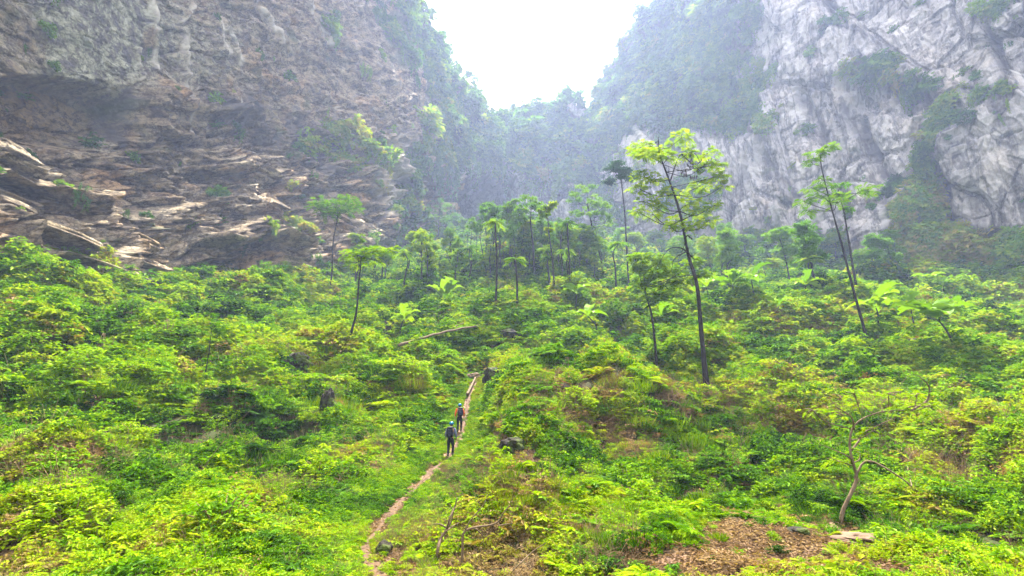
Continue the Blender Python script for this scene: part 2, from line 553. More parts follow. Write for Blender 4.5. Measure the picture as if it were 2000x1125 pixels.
# ------------------------------------------------------------------ cliffs
CT = np.array([-3.2, -2.0, -1.5, -1.2, -1.0, -0.8, -0.6, -0.45, -0.35, -0.27, -0.20, -0.14, -0.07, 0.0, 0.07, 0.15, 0.22, 0.30, 0.4, 0.5, 0.65, 0.8, 1.0, 1.2, 1.6, 2.2, 3.2])
CYv = np.array([16, 34, 46, 58, 70, 86, 104, 124, 142, 160, 182, 205, 238, 258, 262, 254, 238, 218, 198, 182, 160, 142, 122, 106, 82, 60, 40.])
def wall_Y(t, e):
    Y0 = np.interp(t, CT, CYv)
    wb = np.exp(-((t - 0.1) / 0.30) ** 2)          # the back slopes away above the cave mouths
    wr = sstep(0.15, 0.5, t)
    lean = 0.75 * wb * np.maximum(e - 0.50, 0) + 0.16 * wr * np.maximum(e - 0.35, 0)
    wl = sstep(-0.15, -0.5, t)
    lean = lean + 0.0 * wl
    return Y0 * (1 + lean)

SKY = np.array([(-400, -900), (300, -900), (640, -620), (760, -260), (822, 0), (828, 22), (846, 55), (868, 92), (880, 135), (902, 152), (925, 168), (940, 200), (948, 230),
                (968, 226), (985, 218), (1003, 214), (1020, 222), (1045, 224), (1062, 216), (1085, 205), (1108, 198), (1128, 205), (1142, 214), (1160, 200),
                (1168, 168), (1185, 135), (1212, 108), (1222, 82), (1243, 58), (1252, 36), (1285, 14), (1305, -6), (1360, -60), (1500, -300), (1700, -700), (2400, -900)], float)
_st, _se = te(SKY[:, 0], SKY[:, 1])
_st = np.maximum.accumulate(_st + np.arange(len(_st)) * 1e-5)
def e_top(t):
    return np.minimum(np.interp(t, _st, _se), 2.2)

def line_y(px, pts):
    p = np.array(pts, float)
    return np.interp(px, p[:, 0], p[:, 1])

def cliff_base(t, e):
    Y = wall_Y(t, e)
    return np.stack([t * Y, Y, e * Y], -1)

def seg_mask(px, py, a, b, w):
    a, b = np.array(a, float), np.array(b, float)
    ab = b - a
    s = np.clip(((px - a[0]) * ab[0] + (py - a[1]) * ab[1]) / (ab @ ab), 0, 1)
    d = np.hypot(px - a[0] - s * ab[0], py - a[1] - s * ab[1])
    return np.exp(-(d / w) ** 2)

TUFA = [((296, -20), (300, 60), 9), ((300, 60), (302, 140), 6), ((290, 50), (290, 90), 6), ((262, 95), (268, 155), 5), ((352, 70), (356, 150), 8), ((354, 150), (364, 270), 11),
        ((416, 30), (428, 110), 8), ((440, 60), (458, 130), 8), ((452, 170), (456, 210), 5), ((505, 20), (560, 100), 7), ((590, -10), (640, 90), 6), ((375, 10), (345, 45), 6)]
LEDGES = [  # (polyline, protrusion of the rock below the line in metres, height of the lip in photo px)
    ([(-200, 270), (0, 282), (60, 300), (110, 306), (180, 300), (240, 296), (330, 292), (420, 300), (520, 330)], 3.2, 60),
    ([(-200, 330), (0, 318), (50, 325), (120, 345), (200, 352), (300, 350), (420, 345), (560, 350)], 2.0, 30),
    ([(-200, 380), (0, 372), (80, 380), (160, 398), (230, 385), (330, 380), (450, 400)], 2.2, 40),
    ([(-200, 410), (0, 420), (80, 418), (150, 438), (260, 450), (380, 450), (520, 470)], 2.0, 50),
    ([(360, 195), (430, 215), (480, 215), (560, 260)], 2.0, 30),
    ([(430, 95), (500, 140), (560, 155), (620, 175)], 1.5, 25),
    ([(370, 260), (440, 270), (520, 300), (600, 330)], 1.4, 18),
]

def cliff_disp(P, px, py, t):
    """inward relief (metres) of the rock, from world-space noise and the big named features"""
    left = sstep(-0.10, -0.22, t)
    right = sstep(0.16, 0.30, t)
    back = 1 - np.maximum(left, right)
    sc = P[..., 1] / 100.0
    # ---- left wall: bedded, blocky limestone
    s = P[..., 2] - 0.42 * P[..., 1] + 2.2 * fbm(P / 25.0, 21, 2)
    bed = V3(P[..., 0] * 0.035, P[..., 1] * 0.035, s * 0.22)
    strat = ridged(bed, 5, 5, 0.6)
    lowmix = sstep(250, 330, py) * (1 - sstep(520, 760, px))
    low2 = sstep(150, 420, py)
    wq = P + 1.6 * np.stack([noise3(P / 6.0, 36), noise3(P / 6.0, 37), noise3(P / 6.0, 38)], -1)
    sw = wq[..., 2] - 0.42 * wq[..., 1] + 2.2 * fbm(P / 25.0, 21, 2)
    f1, g1 = facet(V3(wq[..., 0] / 13.0, wq[..., 1] / 13.0, sw / 4.6), 401, 0.9)
    f2, g2 = facet(V3(wq[..., 0] / 5.0, wq[..., 1] / 5.0, sw / 1.9), 411, 0.9)
    f3, g3 = facet(V3(wq[..., 0] / 1.9, wq[..., 1] / 1.9, sw / 0.9), 421, 0.9)
    dl = 1.4 * fbm(P / 22.0, 31, 3) + strat * (0.5 + 0.9 * low2) + (f1 * 1.9 - 1.2 * (g1 < .07)) * (.35 + low2) + (f2 * 1.1 - 0.8 * (g2 < .08)) * (0.3 + 0.9 * low2) + f3 * 0.42 * (0.4 + low2)
    def saw(h, wl, wamp, seed):
        q = (sw + wamp * noise3(wq / wl, seed)) / h
        Lr = np.floor(q); fr = q - Lr
        a = np.clip(.45 + .9 * noise3(V3(Lr * 3.71, wq[..., 0] / (h * 1.9), wq[..., 1] / (h * 1.9)), seed + 3), 0, 1.2)
        return a * (1 - fr) ** 1.1 * sstep(0, .06, fr)
    fv = ridged(V3(P[..., 1] / 7.0 + P[..., 2] / 22.0, P[..., 0] / 9.0, P[..., 2] / 34.0), 43, 5, .6)
    dl = dl + 2.6 * fv * (1 - sstep(260, 360, py)) * sstep(240, 330, px) + 2.2 * fbm(V3(P[..., 1] / 16.0, P[..., 0] / 16.0, P[..., 2] / 26.0), 44, 2) * sstep(240, 330, px)
    lo_ = .25 + .75 * sstep(200, 300, py)
    dl = dl + 15.0 * sstep(280, 520, py) ** .8 * (1 - sstep(560, 800, px))
    dl = dl + (1.1 * saw(5.6, 9.0, 3.6, 601) + .6 * saw(2.1, 4.0, 1.3, 611) + .45 * saw(.85, 2.0, .5, 621)) * lo_
    dg = V3((P[..., 2] * 0.6 + P[..., 1] * 0.5) * 0.14, (P[..., 2] - P[..., 1]) * 0.03, P[..., 0] * 0.05)   # fractures falling to the right
    dl = dl + 2.2 * ridged(dg, 41, 5) * sstep(380, 560, px) * left
    for pts, amp, hh in LEDGES:
        ly = line_y(px, pts) + 7 * noise3(V3(px / 24.0, 0.0, 0.0), 51) + 3 * noise3(V3(px / 7.0, 0.0, 0.0), 52)
        lo, hi = pts[0][0], pts[-1][0]
        w = sstep(lo - 60, lo, px) * (1 - sstep(hi - 60, hi, px))
        below = sstep(-2, 3, py - ly)
        fade = 1 - sstep(hh * 0.5, hh, py - ly) * 0.75
        dl = dl + 1.5 * amp * w * below * fade * np.clip(.55 + .9 * noise3(V3(px / 45.0, pts[0][1] * .37, 0.0), 53), 0.05, 1.1)
    hol = ell(px, py, 95, 222, 165, 66, 6, 0.16)
    smooth_zone = ell(px, py, 160, 60, 150, 110, 0, 0.4)
    dl = dl * (1 - 0.72 * smooth_zone) * (1 - 0.5 * hol) - 6.5 * hol
    dl = dl - 3.0 * ell(px, py, 60, 345, 60, 26, 10, 0.3) - 2.6 * ell(px, py, 130, 390, 70, 20, 10, 0.3)
    butt = ell(px, py, 300, 232, 55, 66, 0, 0.3)
    flute = np.sin((px - 300) / 7.0 + 3 * noise3(V3(px / 40.0, py / 30.0, 0.0), 8))
    dl = dl + butt * (4.0 + 0.7 * flute)
    fl_ = 1 + .8 * noise3(V3(px / 4.0, py / 30.0, 0.0), 10)
    tm = 0
    for a, b, w in TUFA: tm = np.maximum(tm, seg_mask(px, py, a, b, w * 1.4))
    dl = dl * (1 - .6 * tm)
    for a, b, w in TUFA:
        dl = dl + (2.6 + 0.8 * noise3(V3(px / 4.0, py / 50.0, 0.0), 9)) * seg_mask(px, py, a, b, w * .8) * (.22 + .3 * fl_)
    dl = dl + 3.0 * ell(px, py, 640, 320, 48, 90, 12, 0.5) + 4 * ell(px, py, 735, 300, 70, 190, 0, 0.5)
    # ---- right wall: pale, rough, fractured down to the right
    q = P / 1.0
    ax = (q[..., 0] * 0.55 + q[..., 2] * 0.75)
    bx = (q[..., 2] * 0.55 - q[..., 0] * 0.75)
    rr = ridged(V3(ax / 34.0, q[..., 1] / 40.0, bx / 13.0), 61, 6, 0.62)
    fl = ridged(V3(q[..., 0] / 5.5, q[..., 1] / 9.0, q[..., 2] / 30.0), 62, 4, 0.6)
    flz = np.maximum(ell(px, py, 1740, 200, 150, 70, 12, 0.5), ell(px, py, 1400, 330, 130, 90, 25, 0.5))
    wr_ = P + 1.2 * np.stack([noise3(P / 11.0, 66), noise3(P / 11.0, 67), noise3(P / 11.0, 68)], -1)
    axw, bxw = wr_[..., 0] * 0.5 + wr_[..., 2] * 0.86, wr_[..., 2] * 0.5 - wr_[..., 0] * 0.86
    h1, k1 = facet(V3(wr_[..., 0] / 17.0, wr_[..., 1] / 22.0, (wr_[..., 2] + .4 * wr_[..., 0]) / 42.0), 431, 1.0)
    h2, k2 = facet(V3(axw / 13.0, wr_[..., 1] / 11.0, bxw / 4.2), 441, 1.0)
    h3, k3 = facet(V3(axw / 3.6, wr_[..., 1] / 4.5, bxw / 1.7), 451, 1.0)
    dr = 4.5 * fbm(P / 40.0, 63, 2) + rr * 1.2 + fl * (1.5 + 2.2 * flz) + h1 * 2.4 - 1.3 * (k1 < .05) + h2 * .6 - 0.5 * (k2 < .06) + h3 * 0.28 + 0.9 * ridged(P / 5.0, 65, 4, .6)
    dr = dr - 4.5 * ell(px, py, 1735, 190, 100, 34, 12, 0.35) + 2.5 * ell(px, py, 1720, 145, 110, 20, 4, 0.4)
    dr = dr - 3.5 * ell(px, py, 1500, 330, 22, 30, 20, 0.4) - 3.5 * ell(px, py, 1690, 215, 24, 40, -10, 0.4)
    dr = dr - 4 * seg_mask(px, py, (1650, 210), (1745, 370), 16) - 4 * seg_mask(px, py, (1560, 180), (1600, 270), 14)
    dr = dr - 3.5 * seg_mask(px, py, (1935, 60), (1975, 150), 10) - 3 * seg_mask(px, py, (1618, 15), (1640, 50), 9) + 3 * seg_mask(px, py, (1880, 200), (1800, 400), 40)
    dr = dr - 3 * seg_mask(px, py, (1846, 330), (1862, 470), 9)
    # ---- back
    m1, _k = facet(P / [14.0, 14.0, 9.0], 461, 1.0)
    db = 2.6 * m1 + 3.0 * ridged(P / 30.0, 71, 5) + 2.5 * ridged(P / 9.0, 72, 3)
    jag = 12 * noise3(V3(px / 14.0, py / 14.0, 0.0), 81)
    db = db * (1 - .8 * ell(px, py, 958, 398, 56, 62, 8, .3)) - 95 * ell(px + jag * 0.5, py + jag * 0.5, 958, 395, 64, 68, 8, 0.10) - 45 * ell(px + jag * 0.4, py + jag, 850, 375, 38, 46, 20, 0.14)
    db = db - 16 * ell(px, py + jag, 1060, 375, 60, 26, 15, 0.2)
    dl = dl - 45 * ell(px + jag * 0.4, py + jag, 850, 375, 38, 46, 20, 0.14)
    return dl * left + dr * right + db * back

def cliff_material(kind):
    m, nt, N, L = new_mat('limestone_' + kind)
    tc = N('ShaderNodeTexCoord')
    def nz(scale, detail=8, rough=0.68, stretch=(1, 1, 1), rot=(0, 0, 0), dist=0.0):
        mp = N('ShaderNodeMapping'); mp.inputs['Scale'].default_value = stretch; mp.inputs['Rotation'].default_value = rot
        L(tc.outputs['Object'], mp.inputs[0])
        n = N('ShaderNodeTexNoise'); n.inputs['Scale'].default_value = scale; n.inputs['Detail'].default_value = detail
        n.inputs['Roughness'].default_value = rough; n.inputs['Distortion'].default_value = dist
        L(mp.outputs[0], n.inputs['Vector'])
        return n
    def mix(fac, a, b, bt='MIX'):
        x = N('ShaderNodeMix'); x.data_type = 'RGBA'; x.blend_type = bt
        for sock, val in ((0, fac), (6, a), (7, b)):
            if isinstance(val, (int, float)): x.inputs[sock].default_value = val
            elif isinstance(val, tuple): x.inputs[sock].default_value = (*val, 1)
            else: L(val, x.inputs[sock])
        return x.outputs[2]
    if kind == 'left':
        base = N('ShaderNodeValToRGB'); ramp(base, [(0.36, (0.05, 0.032, 0.018)), (0.45, (0.20, 0.145, 0.085)), (0.54, (0.32, 0.25, 0.155)), (0.66, (0.43, 0.355, 0.24))])
        L(nz(0.22, 12, 0.72, (1, 1, 1.8)).outputs[0], base.inputs[0])
        och = N('ShaderNodeValToRGB'); ramp(och, [(0.52, (0, 0, 0)), (0.68, (1, 1, 1))]); L(nz(0.11, 5, 0.6).outputs[0], och.inputs[0])
        c = mix(och.outputs[0], base.outputs[0], mix(0.7, base.outputs[0], (0.42, 0.24, 0.10)))
        a = N('ShaderNodeAttribute'); a.attribute_name = 'algae'
        grn = N('ShaderNodeValToRGB'); ramp(grn, [(0.40, (0.13, 0.115, 0.10)), (0.47, (0.19, 0.17, 0.115)), (0.52, (0.30, 0.29, 0.19)), (0.62, (0.40, 0.38, 0.27))])
        L(nz(0.55, 9, 0.6).outputs[0], grn.inputs[0])
        c = mix(a.outputs['Fac'], c, grn.outputs[0])
        a = N('ShaderNodeAttribute'); a.attribute_name = 'ochre'
        c = mix(a.outputs['Fac'], c, mix(0.75, base.outputs[0], (0.26, 0.17, 0.07)))
    elif kind == 'right':
        base = N('ShaderNodeValToRGB'); ramp(base, [(0.30, (0.17, 0.155, 0.14)), (0.45, (0.30, 0.275, 0.245)), (0.58, (0.39, 0.355, 0.31)), (0.75, (0.52, 0.475, 0.41))])
        L(nz(0.10, 12, 0.72).outputs[0], base.inputs[0])
        stk = N('ShaderNodeValToRGB'); ramp(stk, [(0.38, (0.30, 0.27, 0.27)), (0.50, (1, 1, 1))])
        L(nz(0.10, 8, 0.7, (2.6, 1.0, 0.16), (0, R(20), 0), 0.3).outputs[0], stk.inputs[0])
        c = mix(0.75, base.outputs[0], stk.outputs[0], 'MULTIPLY')
        wm = N('ShaderNodeValToRGB'); ramp(wm, [(0.55, (0, 0, 0)), (0.72, (1, 1, 1))]); L(nz(0.06, 5, 0.6).outputs[0], wm.inputs[0])
        c = mix(wm.outputs[0], c, mix(0.5, c, (0.52, 0.42, 0.32)))
    else:
        base = N('ShaderNodeValToRGB'); ramp(base, [(0.30, (0.18, 0.17, 0.16)), (0.5, (0.36, 0.33, 0.30)), (0.7, (0.60, 0.54, 0.46))])
        L(nz(0.09, 12, 0.72).outputs[0], base.inputs[0])
        c = base.outputs[0]
    for sc_, lo, dark in (((0.33, .045, .30), (1.1, .05, .45)) if kind == 'left' else ((0.13, .055, .38), (0.45, .03, .72))):      # dark seams, thin noise bands multiplied into the rock colour
        nn = nz(sc_, 5, 0.6, (1, 1, 1.6) if kind == 'left' else (1.9, 1, .28), (0, 0, 0) if kind == 'left' else (0, R(24), 0), dist=0.25)
        sb = N('ShaderNodeMath'); sb.operation = 'SUBTRACT'; sb.inputs[1].default_value = .5; L(nn.outputs[0], sb.inputs[0])
        ab = N('ShaderNodeMath'); ab.operation = 'ABSOLUTE'; L(sb.outputs[0], ab.inputs[0])
        vr = N('ShaderNodeValToRGB'); ramp(vr, [(0.0, (dark,) * 3), (lo * .35, (dark + .15,) * 3), (lo, (1, 1, 1))]); L(ab.outputs[0], vr.inputs[0])
        c = mix(0.9, c, vr.outputs[0], 'MULTIPLY')
    a = N('ShaderNodeAttribute'); a.attribute_name = 'stain'
    c = mix(a.outputs['Fac'], c, mix(0.9, c, (0.075, 0.066, 0.06)))
    a = N('ShaderNodeAttribute'); a.attribute_name = 'pale'
    c = mix(a.outputs['Fac'], c, mix(0.6, c, (0.58, 0.52, 0.42)))
    a = N('ShaderNodeAttribute'); a.attribute_name = 'moss'
    mm = N('ShaderNodeValToRGB'); ramp(mm, [(0.3, (0.02, 0.03, 0.012)), (0.5, (0.06, 0.08, 0.025)), (0.62, (0.14, 0.13, 0.09)), (0.78, (0.26, 0.24, 0.20))])
    L(nz(0.9, 8, 0.75).outputs[0], mm.inputs[0])
    c = mix(a.outputs['Fac'], c, mm.outputs[0])
    pb = N('ShaderNodeBsdfPrincipled'); pb.inputs['Roughness'].default_value = 0.92; pb.inputs['Specular IOR Level'].default_value = 0.15
    L(c, pb.inputs['Base Color'])
    b1 = N('ShaderNodeBump'); b1.inputs['Strength'].default_value = 0.9; b1.inputs['Distance'].default_value = 1.3 if kind == 'left' else .8
    L(nz(0.45, 12, 0.75, (1, 1, 1.5)).outputs[0], b1.inputs['Height'])
    L(b1.outputs[0], pb.inputs['Normal'])
    out = N('ShaderNodeOutputMaterial'); L(pb.outputs[0], out.inputs[0])
    return m

# vegetated patches of the cliffs, as ellipses in the view of the base surface: x, y, rx, ry, rot, density, tint
VEG = [
    (905, 230, 62, 60, 10, 1.0, .40), (850, 130, 40, 90, -12, 1.0, .42), (810, 30, 42, 80, -8, 0.8, .42), (880, 300, 50, 40, 0, .9, .45), (815, 290, 14, 90, 5, .5, .5), (935, 290, 60, 50, 0, 1, .38),
    (1040, 275, 110, 62, 0, 1.0, .42), (1010, 325, 60, 22, 20, .8, .55), (1130, 300, 80, 60, 0, 1.0, .40), (1080, 350, 60, 18, 5, .6, .6), (1180, 250, 50, 80, 20, 1.0, .40),
    (1230, 190, 70, 100, 25, 1.0, .42), (1300, 110, 80, 110, 20, .95, .40), (1390, 60, 70, 90, 10, .75, .42), (1330, 230, 60, 50, 0, .7, .42), (1410, 200, 72, 62, 10, .95, .36), (1440, 20, 60, 50, 0, .6, .4),
    (1700, 142, 70, 12, -4, .7, .60), (1790, 168, 55, 12, 12, .6, .70), (1862, 235, 24, 46, 10, .75, .60), (1825, 310, 24, 56, 18, .7, .68), (1808, 375, 26, 56, 5, .65, .72), (1755, 368, 26, 20, 0, .9, .40), (1810, 440, 60, 50, 0, .7, .66),
    (1560, 250, 14, 20, 20, .6, .6), (1500, 245, 16, 18, 0, .5, .6), (1450, 150, 50, 70, 10, .35, .5), (1950, 195, 40, 14, 5, .4, .5), (1990, 190, 30, 14, 0, .5, .5), (1920, 20, 30, 12, 0, .35, .8),
    (628, 285, 30, 62, -18, .42, .62), (655, 330, 24, 60, -4, .42, .66), (580, 280, 30, 60, -10, .35, .45), (520, 280, 20, 36, -20, .35, .55), (600, 215, 40, 22, 20, .25, .6), (780, 360, 20, 80, 6, .55, .60), (720, 300, 34, 50, 0, .14, .6),
    (345, 390, 60, 10, -4, .3, .55), (540, 340, 22, 40, 0, .25, .6), (470, 450, 40, 30, 0, .3, .7), (740, 440, 60, 40, 0, .4, .6), (800, 470, 60, 50, 0, .55, .45), (640, 480, 60, 30, 0, .3, .6), (900, 430, 40, 40, 0, .35, .5), (1240, 290, 18, 14, 0, -.5, .5), (1240, 340, 60, 22, 0, .35, .55),
    (1580, 470, 150, 30, 3, .35, .5), (1900, 490, 140, 40, 5, .7, .70), (1350, 400, 60, 60, 0, .4, .45), (760, 60, 30, 90, -8, .45, .42), (1640, 420, 60, 22, 0, .18, .5), (1860, 480, 40, 60, 0, .6, .68), (1180, 400, 60, 40, 0, .5, .45), (840, 440, 60, 40, 0, .5, .48), (958, 395, 70, 66, 0, -1, .4), (850, 368, 38, 42, 20, -1, .4), (1060, 375, 56, 22, 15, -.8, .4)]

def veg_density(px, py):
    d = np.zeros_like(px)
    for x, y, rx, ry, ro, w, ti in VEG:
        d = np.clip(np.maximum(d, w * ell(px, py, x, y, rx, ry, ro, 0.4)) if w > 0 else d + w * ell(px, py, x, y, rx, ry, ro, 0.4), 0, 1)
    return d

def veg_tint(px, py):
    num, den = np.full_like(px, 0.45 * 0.02), np.full_like(px, 0.02)
    for x, y, rx, ry, ro, w, ti in VEG:
        k = ell(px, py, x, y, rx, ry, ro, 0.5)
        num += k * ti; den += k
    return num / den

def cliff(name, t0, t1, nt_, kind):
    if t0 < -2: tc_ = np.concatenate([np.linspace(t0, -1.35, 40)[:-1], np.linspace(-1.35, t1, nt_)])
    elif t1 > 2: tc_ = np.concatenate([np.linspace(t0, 1.35, nt_), np.linspace(1.35, t1, 40)[1:]])
    else: tc_ = np.linspace(t0, t1, nt_)
    Yb = np.interp(tc_, CT, CYv)
    eb = ground_base(tc_ * Yb, Yb) / Yb - 0.07
    et = e_top(tc_)
    nr = 440
    # dense rows inside the picture, a few above it
    e_in = te(0, -30.0)[1]
    rows = []
    for b, tt in zip(eb, et):
        if tt > e_in + 0.02:
            rows.append(np.concatenate([np.linspace(b, e_in, nr - 50), np.linspace(e_in, tt, 51)[1:]]))
        else:
            rows.append(np.linspace(b, tt, nr))
    E = np.array(rows).T
    T = np.broadcast_to(tc_[None, :], E.shape)
    P = cliff_base(T, E)
    px, py = pix(P)
    gy = np.gradient(P, axis=0); gx = np.gradient(P, axis=1)
    nrm = norm(np.cross(gx, gy))
    # smooth, mostly horizontal inward direction
    toc = norm(V3(0.0, 60.0, 40.0) - P)
    s = np.sign((nrm * toc).sum(-1))[..., None]
    nrm = nrm * s
    nrm[..., 2] *= 0.4
    nrm = norm(nrm)
    d = cliff_disp(P, px, py, T)
    top_fade = 1 - 0.8 * sstep(0.97, 1.0, (E - eb) / (et - eb))
    P = P + nrm * (d * top_fade)[..., None]
    # crest: turn outward as a plateau behind the rim
    cap = []
    for k, out in ((1, 1.02), (2, 1.10), (3, 1.5)):
        last = P[-1].copy()
        last[:, :2] *= out
        last[:, 2] += 0.6 * k
        cap.append(last)
    P = np.concatenate([P, np.array(cap)])
    nr2, nc = P.shape[:2]
    mb = MB()
    mb.add(P.reshape(-1, 3), grid_faces(nr2, nc))
    o = mb.build(name, cliff_material(kind), smooth=True)
    pxx, pyy = pix(cliff_base(T, E))
    vd = veg_density(pxx, pyy)
    nz_ = fbm(cliff_base(T, E) / 5.0, 91, 4)
    moss = np.clip(sstep(0.25, 0.75, vd + 0.55 * nz_), 0, 1)
    algae = np.maximum(ell(pxx, pyy, 160, 70, 190, 110, 0, .25), ell(pxx, pyy, 215, 230, 36, 60, 10, .4)) * (1 - 0.8 * ell(pxx, pyy, 10, 100, 70, 110, 0, .4))
    algae = np.maximum(algae, 0.55 * ell(pxx, pyy, 370, 80, 110, 90, 0, .4))
    ochre = np.maximum(ell(pxx, pyy, 95, 225, 150, 62, 6, .3) * 0.9, 0.8 * ell(pxx, pyy, 290, 75, 9, 22, 0, .4))
    pale = np.zeros_like(pxx)
    for a, b, w in TUFA: pale = np.maximum(pale, np.clip(seg_mask(pxx + 4 * noise3(V3(pxx / 9.0, pyy / 12.0, 0.0), 12), pyy, a, b, w * .55) * (.9 + 1.1 * noise3(V3(pxx / 3.5, pyy / 28.0, 0.0), 11)), 0, 1))
    pale = np.maximum(pale, 0.6 * ell(pxx, pyy, 740, 330, 60, 60, 0, .6) + 0.0)
    for x, y, rx, ry, ro in [(880, 330, 30, 14, 20), (905, 450, 18, 34, 0), (1080, 342, 26, 10, 0), (1250, 270, 40, 30, -30), (1150, 385, 30, 14, 0), (840, 250, 20, 60, 0), (730, 370, 50, 60, 0)]:
        pale = np.maximum(pale, 0.85 * ell(pxx, pyy, x, y, rx, ry, ro, .6))
    stain = np.zeros_like(pxx)
    for a, b, w in [((1650, 210), (1745, 370), 13), ((1850, 330), (1870, 480), 12), ((1560, 190), (1605, 265), 10), ((1935, 60), (1975, 150), 8), ((1690, 130), (1820, 200), 20),
                    ((1500, 315), (1550, 380), 7), ((1320, 290), (1410, 360), 10), ((1618, 5), (1640, 50), 7), ((1660, 50), (1720, 90), 8), ((1420, 170), (1470, 260), 10), ((1960, 200), (2000, 260), 12),
                    ((480, 190), (500, 270), 24), ((560, 240), (590, 330), 26), ((400, 200), (470, 250), 18), ((245, 180), (245, 300), 7), ((1880, 440), (2000, 480), 16), ((1360, 200), (1400, 260), 16)]:
        stain = np.maximum(stain, seg_mask(pxx, pyy, a, b, w))
    stain = np.clip(stain * (0.9 + 0.9 * fbm(V3(pxx / 9.0, pyy / 26.0, 0.0), 95, 3)), 0, 1)
    for nm, arr in (('moss', moss), ('algae', algae), ('ochre', ochre), ('pale', np.clip(pale, 0, 1)), ('stain', stain)):
        a_ = o.data.attributes.new(nm, 'FLOAT', 'POINT')
        full = np.concatenate([arr, np.repeat(arr[-1:], 3, 0)])
        a_.data.foreach_set('value', full.astype(np.float32).ravel())
    tag(o, kind='structure')
    return o, P, pxx, pyy
CL = [cliff('cliff_left', -3.2, -0.10, 620, 'left'), cliff('cliff_back', -0.10, 0.20, 230, 'back'), cliff('cliff_right', 0.20, 3.2, 620, 'right')]

